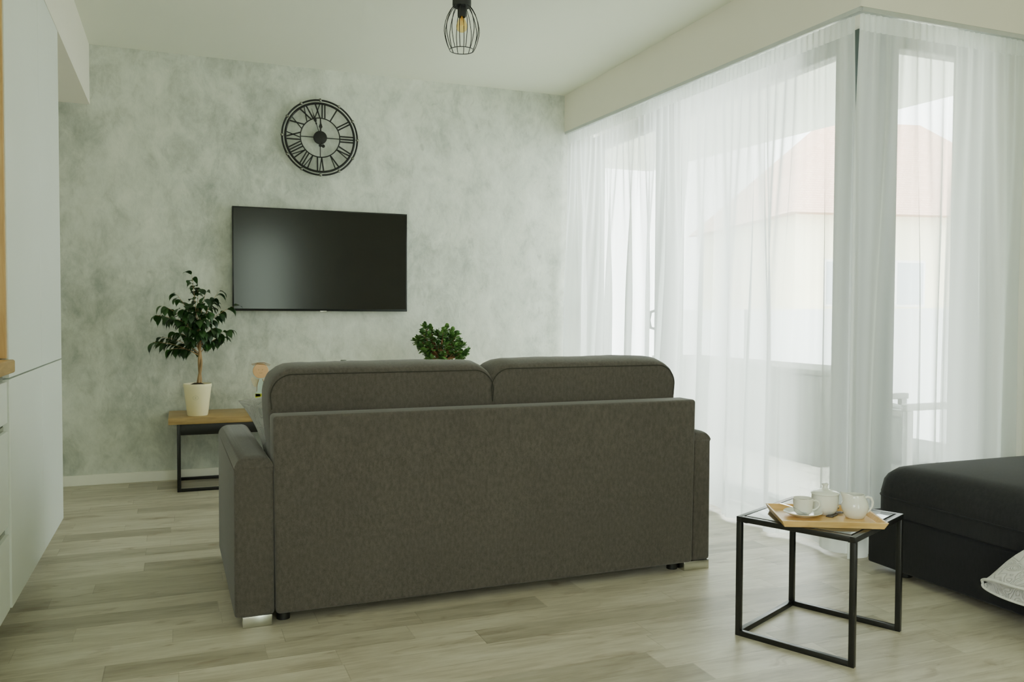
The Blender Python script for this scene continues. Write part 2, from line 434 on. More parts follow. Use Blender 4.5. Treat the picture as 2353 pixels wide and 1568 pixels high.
# ------------------------------------------------------------------ room shell
# the room and the balcony meet at a corner: the floor is L-shaped
bm = B()
box(bm, XW - .1, XG + .06, YG, D + .1, -.08, 0); box(bm, XW - .1, XE + .1, YB - .1, YG, -.08, 0)
struct('floor', bm, M_floor)
bm = B()
box(bm, XW - .1, XG + .2, YG + .2, D + .1, H, H + .1); box(bm, XW - .1, XE + .1, YB - .1, YG + .2, H, H + .1)
struct('ceiling', bm, M_ceil)
bm = B(); box(bm, XW - .1, XG + .02, D, D + .12, 0, H); struct('wall_back', bm, M_plaster)
bm = B(); box(bm, XW - .12, XW, .1, D, 0, H); box(bm, XW - .12, XW, YB, -1.5, 0, H); box(bm, XW - .12, XW, -1.5, .1, 0, .9); box(bm, XW - .12, XW, -1.5, .1, 2.2, H); struct('wall_left', bm, M_white)
bm = B(); box(bm, XE, XE + .12, YB, YG + .12, 0, H); struct('wall_right', bm, M_white)
DX0, DX1, DZ = .72, 1.52, 2.25
bm = B()
box(bm, XW, DX0, YB - .12, YB, 0, H); box(bm, DX1, XE, YB - .12, YB, 0, H); box(bm, DX0, DX1, YB - .12, YB, DZ, H)
struct('wall_rear', bm, M_white)
# bulkhead beams above the windows; their lower edge drops slightly towards the corner
def beam(x0, x1, y0, y1, zfun):
    t = bmesh.new(); bmesh.ops.create_cube(t, size=1)
    for v in t.verts:
        v.co = Vector(((x0 + x1) / 2 + v.co.x * (x1 - x0), (y0 + y1) / 2 + v.co.y * (y1 - y0), H if v.co.z > 0 else 0))
    for v in t.verts:
        if v.co.z < H - .01: v.co.z = zfun(v.co.x, v.co.y)
    return t
def zrail(y): return 2.285 + max(0, (y - YC)) / (D - YC) * .055
struct('trim_1', beam(XR, XG + .2, YG + .2, D, lambda x, y: zrail(y)), M_white)
struct('trim_2', beam(XR, XE, YC, YG + .2, lambda x, y: 2.285), M_white)
# soffit above the cabinets
bm = B(); box(bm, XW, XL, YB, D, 2.25, H); struct('trim_3', bm, M_white)
bm = B(); box(bm, XW, 2.62, D - .014, D, 0, .062, .003); struct('baseboard_back', bm, M_base)
bm = B(); box(bm, XW, XW + .014, 4.17, D - .015, 0, .062, .003); struct('baseboard_left', bm, M_base)
bm = B(); box(bm, XE - .014, XE, YB, YC, 0, .062, .003); struct('baseboard_right', bm, M_base)

# rear glazed door out of view, added for fill light and a soft television reflection
def window_unit(name, frames, panes, glassmat=M_glass, framemat=M_frame):
    bm = B()
    for f in frames: box(bm, *f, .004)
    o = struct(name, bm, framemat)
    for pn in panes:
        b = B(); box(b, *pn); obj('pane', b, glassmat, o, smooth=False)
    return o
window_unit('door_1', [(DX0, DX0 + .07, YB - .09, YB - .03, 0, DZ), (DX1 - .07, DX1, YB - .09, YB - .03, 0, DZ), (DX0, DX1, YB - .09, YB - .03, DZ - .07, DZ), (DX0, DX1, YB - .09, YB - .03, 0, .09)],
            [(DX0 + .07, DX1 - .07, YB - .065, YB - .055, .09, DZ - .07)], glassmat=glass_material('tinted_glass', tint=(.80, .86, .78)))

window_unit('fill_window', [(XW - .09, XW - .03, -1.5, -1.43, .9, 2.2), (XW - .09, XW - .03, .03, .1, .9, 2.2), (XW - .09, XW - .03, -1.43, .03, .9, .97), (XW - .09, XW - .03, -1.43, .03, 2.13, 2.2)],
            [(XW - .065, XW - .055, -1.43, .03, .97, 2.13)])  # unseen window added to throw fill light on camera-facing surfaces
# long window: balcony door leaf by the feature wall, wide fixed pane, corner post
ZT = 2.215
fx0, fx1 = XG, XG + .07
window_unit('door_2', [(fx0, fx1, 4.56, 4.66, .02, 2.31), (fx0, fx1, 5.47, 5.56, .02, 2.31), (fx0, fx1, 4.66, 5.47, ZT, 2.31), (fx0, fx1, 4.66, 5.47, .02, .11)],
            [(XG + .03, XG + .04, 4.66, 5.47, .11, ZT)])
d2 = bpy.data.objects['door_2']
bm = B(); tube(bm, [(XG - .008, 4.615, 1.055), (XG - .05, 4.615, 1.045), (XG - .062, 4.615, .995), (XG - .05, 4.615, .945), (XG - .008, 4.615, .935)], .009, 10)
box(bm, XG - .01, XG, 4.60, 4.63, .90, 1.09, .004)
obj('handle', bm, mat('dark_handle', hexc(92, 98, 98), rough=.4, metal=.6), d2, label='dark grey curved door handle')
window_unit('window_1', [(fx0, fx1, 4.43, 4.55, .02, 2.31), (fx0, fx1, 3.00, 3.09, .02, 2.31), (fx0, fx1, 3.09, 4.43, ZT, 2.31), (fx0, fx1, 3.09, 4.43, .02, .10)],
            [(XG + .03, XG + .04, 3.09, 4.43, .10, ZT)])
bm = B(); box(bm, XG - .02, XG + .13, YG - .02, YG + .10, 0.0, 2.4, .004)
struct('trim_4', bm, mat('anthracite_post', hexc(70, 84, 84), rough=.5, noise_scale=8, noise_amt=.02))
window_unit('window_2', [(2.935, 2.985, YG, YG + .07, .02, 2.31), (3.39, 3.595, YG, YG + .07, .02, 2.31), (2.985, 3.39, YG, YG + .07, ZT, 2.31), (2.985, 3.39, YG, YG + .07, .02, .10)],
            [(2.985, 3.39, YG + .03, YG + .04, .10, ZT)])

# ------------------------------------------------------------------ curtains
def fold_fn(seed, L):
    """irregular fold phase along the length: list of fold centres"""
    r = random.Random(seed)
    ks = [0]
    while ks[-1] < L: ks.append(ks[-1] + r.uniform(.08, .20))
    return ks
def curtain_mesh(P0, dirv, nrm, L, z0, ztop, seed, nu, nv, bulge=.0, ampbot=.035, zone=None, dens=None, flare=0):
    """P0 start at rail, dirv along the rail, nrm into the room"""
    bm = bmesh.new()
    r = random.Random(seed)
    ks = fold_fn(seed, L + .2)
    amps = [r.uniform(.5, 1.25) for _ in ks]
    offs = [r.uniform(-.6, .6) for _ in ks]
    rows = []; ly = bm.verts.layers.float.new('gather')
    for j in range(nv + 1):
        t = (j / nv)
        v = t ** 1.15          # 0 top, 1 bottom
        row = []
        for i in range(nu + 1):
            s = L * i / nu
            zt = ztop(s)
            z = zt + (z0 - zt) * v
            # fold phase
            k = 0
            while k < len(ks) - 2 and ks[k + 1] < s: k += 1
            ph = k + (s - ks[k]) / (ks[k + 1] - ks[k])
            am = amps[k] * (1 - (ph - k)) + amps[k + 1] * (ph - k)
            big = math.sin(ph * 2 * PI * .5 + .6 * math.sin(v * 1.5 + k)) * am
            big = math.copysign(abs(big) ** .8, big)
            fine = math.sin(s * 2 * PI / .034 + 2.2 * math.sin(s * 9)) * (.6 + .4 * math.sin(s * 23))
            mid = math.sin(s * 2 * PI / .071 + 1.7 * math.sin(s * 5 + 1))
            zn = zone(s) if zone else 1
            a = .0022 * fine * (1 - smoothstep(.0, .22, v)) + .0045 * mid * (1 - smoothstep(.1, .6, v)) * zn \
                + ampbot * zn * big * smoothstep(.02, .55, v)
            sl = .030 * math.cos(ph * PI) * am * smoothstep(.1, .8, v) * zn
            drift = .012 * math.sin(s * 3.1 + seed) * v * (1 - smoothstep(L - .2, L, s))
            off = a + bulge * v * v * math.sin(PI * min(1, s / L * 1.1)) if bulge else a
            n2 = noise.noise(Vector((s * 4, v * 2.2, seed * 3.3))) * .008 * v
            lift = .014 * (1 - big) * 0.3 * v if v > .9 else 0
            fl = abs(flare) * min(1, v * 4) * (smoothstep(L - .16, L, s) if flare > 0 else -(1 - smoothstep(0, .16, s)))
            p = Vector(P0) + Vector(dirv) * (s + fl + sl + drift) + Vector(nrm) * (off + n2)
            p.z = z + (lift if j == nv else 0)
            nvx = bm.verts.new(p); nvx[ly] = (dens(s) if dens else 1) * (1 + (2.0 if j >= nv - 0 else 0)) * (1 + .55 * noise.noise(Vector((s * 22 + v * 1.2 * math.sin(s * 5), v * .5, seed)))); row.append(nvx)
        rows.append(row)
    for j in range(nv):
        for i in range(nu):
            bm.faces.new((rows[j][i], rows[j][i + 1], rows[j + 1][i + 1], rows[j + 1][i]))
    return bm

def table(s, pts):
    for (a, u), (b, w_) in zip(pts, pts[1:]):
        if s <= b: return u + (w_ - u) * (s - a) / (b - a)
    return pts[-1][1]
def curtain(name, label, P0, dirv, nrm, L, ztop, seed, nu, nv, **kw):
    root = obj('curtain', curtain_mesh(P0, dirv, nrm, L, .012, ztop, seed, nu, nv, **kw), M_sheer)
    tag(root, label, 'curtain')
    # heading tape: doubled cloth along the top, gathered
    def strip(z_of, h, off):
        bm = bmesh.new(); rows = [[], []]
        n = int(nu * .7)
        for i in range(n + 1):
            s = L * i / n
            fine = math.sin(s * 2 * PI / .034 + 2.2 * math.sin(s * 9)) * (.6 + .4 * math.sin(s * 23)) * .004
            for q, zz in ((0, z_of(s)), (1, z_of(s) - h)):
                p = Vector(P0) + Vector(dirv) * s + Vector(nrm) * (off + fine); p.z = zz
                rows[q].append(bm.verts.new(p))
        for i in range(n): bm.faces.new((rows[0][i], rows[0][i + 1], rows[1][i + 1], rows[1][i]))
        return bm
    obj('heading_tape', strip(ztop, .07, .008), M_tape, root, label='denser gathered band along the top')
    return root
zt1 = lambda s: zrail(5.50 - s) - .022
c1 = curtain('curtain', 'long floor-length white sheer curtain along the left balcony window, beside the sofa', (XR + .02, 5.53, 0), (0, -1, 0), (-1, 0, 0), 5.53 - 2.764, zt1, 11, 1500, 36,
             bulge=.045, ampbot=.046, flare=.012, zone=lambda s: 1.35 - .35 * smoothstep(1.1, 1.3, s) - .65 * smoothstep(2.38, 2.48, s),
             dens=lambda s: table(s, ((0, 1.5), (.24, 1.5), (.30, 1.9), (1.2, 1.9), (1.26, 1.5), (1.42, 1.5), (1.48, 3.5), (2.0, 3.4), (2.2, 2.5), (2.40, 2.0), (2.46, .75), (2.66, .75), (2.69, 1.5), (2.9, 1.5))))
c2 = curtain('curtain', 'short floor-length white sheer curtain on the right, hanging behind the dark bed', (XR + .014, YC + .018, 0), (1, 0, 0), (0, -1, 0), .975, lambda s: 2.262, 5, 560, 36,
             ampbot=.028, flare=-.022, zone=lambda s: .3 + .7 * smoothstep(.02, .15, s),
             dens=lambda s: table(s, ((0, 1.6), (.10, 1.5), (.14, 1.1), (.5, 1.25), (.62, 1.8), (.7, 2.4), (1, 2.6))))
bm = B()
t = bmesh.new()
pts = [(XR + .012, 2.72, zrail(2.72) - .010), (XR + .012, 5.55, zrail(5.55) - .010)]
def bar(bm, a, b, w, h):
    a, b = Vector(a), Vector(b); d = (b - a).normalized(); s = d.cross(Vector((0, 0, 1))).normalized() * w / 2; u = Vector((0, 0, h / 2))
    vs = [bm.verts.new(p + i * s + j * u) for p in (a, b) for i, j in ((-1, -1), (1, -1), (1, 1), (-1, 1))]
    for f in ((0, 1, 2, 3), (7, 6, 5, 4), (0, 4, 5, 1), (1, 5, 6, 2), (2, 6, 7, 3), (3, 7, 4, 0)): bm.faces.new([vs[k] for k in f])
bar(bm, *pts, .03, .018)
tag(obj('curtain_rail', bm, M_rail, smooth=False), 'slim pale curtain rail under the long bulkhead on the left window', 'curtain rail')
bm = B(); bar(bm, (XR + .01, YC + .012, 2.274), (3.595, YC + .012, 2.274), .03, .018)
tag(obj('curtain_rail', bm, M_rail, smooth=False), 'short pale curtain rail above the right-hand window behind the bed', 'curtain rail')

# ------------------------------------------------------------------ outside: balcony and the house across the street
M_tile = mat('balcony_tile', hexc(214, 214, 204), rough=.6, noise_scale=6, noise_amt=.03)
def tile_mat():
    m, nt, out = newmat('balcony_tiles')
    p = nt.nodes.new('ShaderNodeBsdfPrincipled'); p.inputs['Roughness'].default_value = .5
    tc = nt.nodes.new('ShaderNodeTexCoord')
    br = nt.nodes.new('ShaderNodeTexBrick'); br.offset = 0; br.inputs['Scale'].default_value = 1
    br.inputs['Brick Width'].default_value = .4; br.inputs['Row Height'].default_value = .4; br.inputs['Mortar Size'].default_value = .004
    br.inputs['Color1'].default_value = (*hexc(216, 214, 204), 1); br.inputs['Color2'].default_value = (*hexc(208, 206, 196), 1); br.inputs['Mortar'].default_value = (*hexc(150, 150, 144), 1)
    nt.links.new(tc.outputs['Object'], br.inputs['Vector']); nt.links.new(br.outputs[0], p.inputs['Base Color'])
    nt.links.new(p.outputs[0], out.inputs[0]); return m
bm = B(); box(bm, XG + .07, 5.0, YG + .07, 7.6, -.2, -.05); struct('trim_5', bm, tile_mat())
bm = B()
vs = [(XG + .2, YG + .2), (4.93, YG + .2), (4.50, 7.6), (XG + .2, 7.6)]
lo = [bm.verts.new((x, y, 2.5)) for x, y in vs]; hi = [bm.verts.new((x, y, 2.68)) for x, y in vs]
bm.faces.new(lo[::-1]); bm.faces.new(hi)
for k in range(4): bm.faces.new((lo[k], lo[(k + 1) % 4], hi[(k + 1) % 4], hi[k]))
struct('trim_6', bm, mat('balcony_soffit', hexc(222, 226, 212), rough=.9, noise_scale=2, noise_amt=.01))
# parapet
root = thing('balcony_railing', 'balcony railing of milky white panels beyond the windows', 'railing', (4.78, 3.0, -.05))
M_milk, nt, out = newmat('milky_glass')
d_ = nt.nodes.new('ShaderNodeBsdfDiffuse'); d_.inputs[0].default_value = (.9, .92, .92, 1)
t_ = nt.nodes.new('ShaderNodeBsdfTranslucent'); t_.inputs[0].default_value = (.95, .97, .97, 1)
x_ = nt.nodes.new('ShaderNodeMixShader'); x_.inputs[0].default_value = .7
tc = nt.nodes.new('ShaderNodeTexCoord'); nz = nt.nodes.new('ShaderNodeTexNoise'); nz.inputs['Scale'].default_value = 2; nt.links.new(tc.outputs['Object'], nz.inputs['Vector'])
nt.links.new(ramp(nt, nz.outputs['Fac'], [(0, (.88, .9, .9)), (1, (.96, .98, .98))]), d_.inputs[0])
nt.links.new(d_.outputs[0], x_.inputs[1]); nt.links.new(t_.outputs[0], x_.inputs[2]); nt.links.new(x_.outputs[0], out.inputs[0])
for k in range(4):
    b = B(); box(b, 0, .012, k * 1.12, k * 1.12 + 1.08, .08, 1.13); obj('panel', b, M_milk, root, smooth=False)
for k in range(5):
    b = B(); box(b, -.02, .03, k * 1.12 - .035, k * 1.12 - .002, 0, 1.13, .003); obj('post', b, M_frame, root)
bm = B(); box(bm, 4.20, 4.70, 4.74, 7.0, -.05, .60, .01)
box(bm, 4.19, 4.71, 4.73, 7.01, .60, .64, .006)
tag(obj('storage_bench', bm, mat('grey_render', hexc(112, 116, 108), rough=.9, noise_scale=12, noise_amt=.08)), 'plain grey storage bench against the balcony railing behind the long curtain', 'bench')
# lounge chair on the balcony
ch = thing('lounge_chair', 'grey outdoor armchair on the balcony seen through the right curtain', 'chair', (4.09, 3.86, -.05), 0)
M_al = mat('grey_aluminium', hexc(120, 122, 116), rough=.5, metal=.2)
M_cu = fabric('outdoor_cushion', hexc(110, 114, 110), scale=300, amt=.1)
for sy in (0, .58):
    for sx in (0, .56):
        b = B(); box(b, sx, sx + .05, sy, sy + .04, 0, .50, .006); obj('leg', b, M_al, ch)
    b = B(); box(b, -.01, .62, sy - .005, sy + .045, .50, .54, .006); obj('armrest', b, M_al, ch)
b = B(); box(b, .02, .59, .04, .58, .10, .15, .005); obj('seat_frame', b, M_al, ch)
b = B(); box(b, .0, .03, .04, .58, .46, .50, .005); obj('back_rail', b, M_al, ch)
b = B(); soft_box(b, .33, .31, .20, .26, .26, .05, e=5); obj('seat', b, M_cu, ch)
b = B(); soft_box(b, .08, .31, .36, .07, .25, .17, e=3.2); obj('backrest', b, M_cu, ch)
# house
hs = thing('house', 'pale house with an orange tiled hip roof beyond the balcony', 'house', (22.0, 22.5, -6), math.radians(-12))
M_roof, nt, out = newmat('orange_roof_tiles')
p = nt.nodes.new('ShaderNodeBsdfPrincipled'); p.inputs['Roughness'].default_value = .9
tc = nt.nodes.new('ShaderNodeTexCoord'); br = nt.nodes.new('ShaderNodeTexBrick'); br.inputs['Scale'].default_value = 3
br.inputs['Color1'].default_value = (*hexc(236, 200, 178), 1); br.inputs['Color2'].default_value = (*hexc(228, 190, 168), 1); br.inputs['Mortar'].default_value = (*hexc(206, 168, 148), 1)
mp = nt.nodes.new('ShaderNodeMapping'); mp.inputs['Rotation'].default_value = (PI / 2, 0, 0); nt.links.new(tc.outputs['Object'], mp.inputs[0])
nt.links.new(mp.outputs[0], br.inputs['Vector']); nt.links.new(br.outputs[0], p.inputs['Base Color']); nt.links.new(p.outputs[0], out.inputs[0])
b = B(); box(b, -4.6, 4.6, -3.5, 3.5, 0, 10.2, .02); obj('wall', b, mat('house_render', hexc(242, 236, 206), rough=.9, noise_scale=1.5, noise_amt=.03), hs, smooth=False)
b = B()
e = [b.verts.new(v) for v in ((-5, -4, 10.0), (5, -4, 10.0), (5, 4, 10.0), (-5, 4, 10.0))]
rg = [b.verts.new((-1.8, 0, 13.6)), b.verts.new((1.8, 0, 13.6))]
b.faces.new((e[0], e[1], rg[1], rg[0])); b.faces.new((e[2], e[3], rg[0], rg[1])); b.faces.new((e[1], e[2], rg[1])); b.faces.new((e[3], e[0], rg[0])); b.faces.new(e[::-1])
obj('roof', b, M_roof, hs, smooth=False)
for k, x in enumerate((-3.2, -.9, 1.4, 3.4)):
    for z in (5.2, 8.0):
        b = B(); box(b, x - .5, x + .5, -3.53, -3.48, z - .7, z + .7, .01); w = obj('window', b, mat('house_window_frame', hexc(240, 240, 236)), hs)
        b = B(); box(b, x - .42, x + .42, -3.55, -3.52, z - .62, z + .62); obj('pane', b, mat('house_glass', hexc(196, 204, 206), rough=.2), w)
bm = B(); box(bm, -60, 90, 8, 120, -6.3, -6); 
o = obj('ground', bm, mat('street_ground', hexc(170, 172, 160), rough=.95, noise_scale=.3, noise_amt=.1), smooth=False); o['kind'] = 'structure'; o.name = 'floor_street'

# ------------------------------------------------------------------ kitchen units on the left
tc_ = thing('tall_cabinet', 'tall matt white handleless cabinet reaching the soffit at left', 'cabinet', (0, 2.945, 0))
b = B(); box(b, -1.08, XL - .022, .02, 1.215, .12, 2.245, .001); obj('carcass', b, M_cab2, tc_, smooth=False)
b = B(); box(b, -1.08, XL - .085, .02, 1.2, 0, .12); obj('plinth', b, M_cab2, tc_, smooth=False)
for y0, y1 in ((.0, .652), (.6545, 1.218)):
    for z0, z1 in ((.118, .820), (.825, 2.246)):
        b = B(); box(b, XL - .02, XL, y0, y1, z0, z1, .0012, 1); obj('door', b, M_cab, tc_)
b = B(); box(b, -1.08, XL - .004, -.018, 0, .885, 2.245, .001); obj('side_panel', b, M_oak, tc_, smooth=False, label='golden oak side panel')
bc = thing('base_cabinet', 'white drawer unit with recessed grips under the oak worktop', 'cabinet', (0, 2.03, 0))
b = B(); box(b, -1.08, XL - .03, 0, .895, .12, .835, .001); obj('carcass', b, M_cab2, bc, smooth=False)
b = B(); box(b, -1.08, XL - .09, 0, .9, 0, .12); obj('plinth', b, M_cab2, bc, smooth=False)
for z0, z1 in ((.12, .350), (.378, .664), (.690, .815)):
    b = B(); box(b, XL - .022, XL - .003, 0, .895, z0, z1, .0012, 1); dr = obj('drawer', b, M_cab, bc)
    b = B(); box(b, XL - .024, XL - .012, .02, .885, z1 + .002, z1 + .016, .001); obj('grip', b, M_chrome, dr, label='metal grip profile')
bm = B(); box(bm, -1.085, XL + .018, 2.02, 2.938, .842, .882, .006, 3)
tag(obj('worktop', bm, M_oaky), 'golden oak worktop end at the left edge above the white drawers', 'worktop')

# ------------------------------------------------------------------ television
tv = thing('television', 'flat black television mounted on the plaster wall', 'television', (.302, 5.50, 1.041), math.radians(0))
W_, H_ = 1.108, .648
b = B(); box(b, 0, W_, 0, .028, 0, H_, .003); obj('frame', b, M_tvbody, tv)
b = B(); box(b, .008, W_ - .008, -.0015, .002, .014, H_ - .008); obj('screen', b, M_screen, tv, smooth=False)
b = B(); box(b, .1, W_ - .1, .028, .056, .05, .42, .01); obj('rear_housing', b, M_tvbody, tv)
b = B(); box(b, W_ / 2 - .02, W_ / 2 + .022, -.003, .01, -.006, .003, .001); obj('badge', b, M_chrome, tv, label='small silver tab on the lower bezel')

# ------------------------------------------------------------------ wall clock
ck = thing('wall_clock', 'large round black metal clock with Roman numerals above the television', 'clock', (.846, 5.535, 2.156), 0)
R = .2385
def ring(r, tr, y, flat=1):
    b = bmesh.new(); n = 96
    tube(b, [(r * math.sin(2 * PI * k / n), y, r * math.cos(2 * PI * k / n)) for k in range(n)], tr, 8, closed=True)
    return b
def flatbar(b, p, q, w, y0, y1):
    """flat bar in the clock plane from p to q (x,z)"""
    p, q = Vector((p[0], 0, p[1])), Vector((q[0], 0, q[1])); d = (q - p).normalized(); s = Vector((-d.z, 0, d.x)) * w / 2
    vs = [b.verts.new(a + k * s + Vector((0, y, 0))) for y in (y0, y1) for a, k in ((p, 1), (p, -1), (q, -1), (q, 1))]
    for f in ((0, 1, 2, 3), (7, 6, 5, 4), (0, 4, 5, 1), (1, 5, 6, 2), (2, 6, 7, 3), (3, 7, 4, 0)): b.faces.new([vs[k] for k in f])
obj('outer_ring', ring(R, .0058, 0), M_iron, ck)
obj('chapter_ring', ring(.2180, .0072, .0), M_iron, ck)
obj('inner_ring', ring(.125, .0036, 0), M_iron, ck)
b = B(); lathe(b, [(0, .012), (.03, .012), (.042, .008), (.0425, 0), (.0425, -.008), (0, -.008)], 48, M=Matrix.Rotation(PI / 2, 4, 'X')); obj('hub', b, M_iron, ck)
for a in (0, 90, 180, 270):
    b = B(); s_, c_ = math.sin(math.radians(a)), math.cos(math.radians(a)); flatbar(b, (.04 * s_, .04 * c_), (.125 * s_, .125 * c_), .005, -.002, .002); obj('spoke', b, M_iron, ck)
NUM = ['XII', 'I', 'II', 'III', 'IV', 'V', 'VI', 'VII', 'VIII', 'IX', 'X', 'XI']
for h, s in enumerate(NUM):
    wd = {'I': .017, 'V': .036, 'X': .042}
    tot = sum(wd[c] for c in s); x = -tot / 2; segs = []
    r0, r1 = .125, .2165
    for c in s:
        w = wd[c]; m = x + w / 2
        if c == 'I': segs.append(((m, r0), (m, r1), .0062))
        elif c == 'V':
            segs.append(((m - w * .36, r1), (m, r0), .0062)); segs.append(((m + w * .36, r1), (m, r0), .0044))
        else:
            segs.append(((m - w * .38, r1), (m + w * .38, r0), .0062)); segs.append(((m + w * .38, r1), (m - w * .38, r0), .0044))
        x += w
    a = -h * PI / 6 
    b = B()
    for p_, q_, w in segs:
        rot = lambda v: (v[0] * math.cos(a) - v[1] * math.sin(a), v[0] * math.sin(a) + v[1] * math.cos(a))
        flatbar(b, rot(p_), rot(q_), w * 1.4, -.002, .002)
    obj('numeral', b, M_iron, ck, label='Roman numeral ' + s)
    b = B(); bmesh.ops.create_uvsphere(b, u_segments=16, v_segments=10, radius=.0105, matrix=Matrix.Translation((R * math.sin(-a), -.004, R * math.cos(-a))))
    obj('stud', b, M_stud, ck)
def hand(L, spade, tail, ang, y, name, sw):
    b = B(); a = math.radians(ang); f = lambda x, z: (x * math.cos(a) + z * math.sin(a), -x * math.sin(a) + z * math.cos(a))
    prof = [(.0022, .03), (.0022, spade - .03), (.006, spade - .022), (.003, spade - .016), (sw, spade), (.004, spade + .022), (.0025, spade + .034), (.0006, L)]
    L1 = [f(-w, z) for w, z in prof]; R1 = [f(w, z) for w, z in prof]
    for yy in (y, y - .0015):
        va = [b.verts.new((p[0], yy, p[1])) for p in L1]; vb = [b.verts.new((p[0], yy, p[1])) for p in R1]
        for k in range(len(va) - 1): b.faces.new((va[k], vb[k], vb[k + 1], va[k + 1]))
    flatbar(b, f(0, .03), f(0, -tail), .004, y - .0015, y)
    c = f(0, -tail); lathe(b, [(0, .002), (.0105, .002), (.0105, -.002), (0, -.002)], 20, M=Matrix.Translation((c[0], y, c[1])) @ Matrix.Rotation(PI / 2, 4, 'X'))
    obj(name, b, M_iron, ck)
hand(.125, .068, .052, 1, -.010, 'hour_hand', .012)
hand(.188, .112, .058, -17.5, -.013, 'minute_hand', .010)
b = B()
flatbar(b, (0, -.035), (0, .035), .014, .004, .022); obj('wall_bracket', b, M_iron, ck)

# ------------------------------------------------------------------ ceiling lamp
lp = thing('ceiling_lamp', 'black wire cage ceiling lamp with amber bulb', 'lamp', (1.300, 4.00, 2.60))
b = B(); lathe(b, [(0, 0), (.062, 0), (.062, -.012), (.046, -.014), (.046, -.058), (.043, -.064), (0, -.064)], 48); obj('canopy', b, M_socket, lp)
b = B(); lathe(b, [(0, -.06), (.021, -.06), (.0215, -.108), (.019, -.114), (.016, -.114), (.0155, -.10), (0, -.10)], 32); obj('socket', b, M_socket, lp)
b = B()
prof = [(.041, -.062), (.056, -.082), (.070, -.108), (.080, -.138), (.0855, -.165), (.0865, -.185), (.084, -.205), (.0775, -.232), (.0695, -.256), (.060, -.276)]
prof = [(r, z) for r, z in prof]
for k in range(14):
    a = 2 * PI * (k + .5) / 14
    tube(b, [(r * math.cos(a), r * math.sin(a), z) for r, z in prof], .0019, 6)
tube(b, [(.060 * math.cos(2 * PI * k / 48), .060 * math.sin(2 * PI * k / 48), -.276) for k in range(48)], .0021, 6, closed=True)
tube(b, [(.041 * math.cos(2 * PI * k / 48), .041 * math.sin(2 * PI * k / 48), -.062) for k in range(48)], .0021, 6, closed=True)
obj('cage', b, M_black, lp)
b = B(); lathe(b, [(.0135, -.108), (.0150, -.122), (.0215, -.138), (.0270, -.154), (.0272, -.164), (.023, -.178), (.012, -.186), (0, -.188)], 32, caps=False); bl = obj('bulb', b, M_bulb, lp, label='clear amber bulb')
b = B()
for k in range(4):
    a = PI / 2 * k; tube(b, [(.004 * math.cos(a), .004 * math.sin(a), -.115), (.010 * math.cos(a), .010 * math.sin(a), -.155)], .0011, 6)
lathe(b, [(.0035, -.108), (.0035, -.130), (0, -.132)], 12); obj('filament', b, M_fil, bl)

# ------------------------------------------------------------------ sofa (seen from behind)
sf = thing('sofa', 'taupe two-seat fabric sofa seen from behind in front of the television wall', 'sofa', (.156, 2.835, 0), math.radians(.7))
def arm(x0, x1, y0, y1, z0, z1):
    b = B(); t = bmesh.new(); bmesh.ops.create_cube(t, size=1)
    for v in t.verts: v.co = Vector(((x0 + x1) / 2 + v.co.x * (x1 - x0), (y0 + y1) / 2 + v.co.y * (y1 - y0), (z0 + z1) / 2 + v.co.z * (z1 - z0)))
    top = [e for e in t.edges if all(v.co.z > z1 - .001 for v in e.verts)]
    bmesh.ops.bevel(t, geom=top, offset=.044, segments=8, profile=.5, affect='EDGES')
    rest = [e for e in t.edges if abs(e.verts[0].co.z - e.verts[1].co.z) > .1 or all(v.co.z < z0 + .001 for v in e.verts)]
    bmesh.ops.bevel(t, geom=rest, offset=.012, segments=3, profile=.5, affect='EDGES')
    join(b, t); return b
obj('armrest', arm(0, .126, 0, .90, .036, .560), M_sofa, sf)
obj('armrest', arm(1.752, 1.835, .006, .90, .036, .560), M_sofa, sf)
b = B()
t = bmesh.new(); box(t, .130, 1.744, -.008, .105, .036, .690, .013, 4)
for v in t.verts:
    k = (v.co.z - .036) / .654; v.co.x += (-.008 if v.co.x < 1 else .006) * k; v.co.y -= .006 * k
join(b, t); obj('back_panel', b, M_sofa, sf)
b = B(); box(b, .128, 1.75, .11, .86, .06, .29, .015, 3); obj('seat_base', b, M_sofa, sf)
for x0, x1 in ((.130, .936), (.942, 1.748)):
    b = B(); soft_box(b, (x0 + x1) / 2, .60, .350, (x1 - x0) / 2, .27, .068, e=8, puff=(0, 0, .03)); obj('seat_cushion', b, M_sofa, sf)
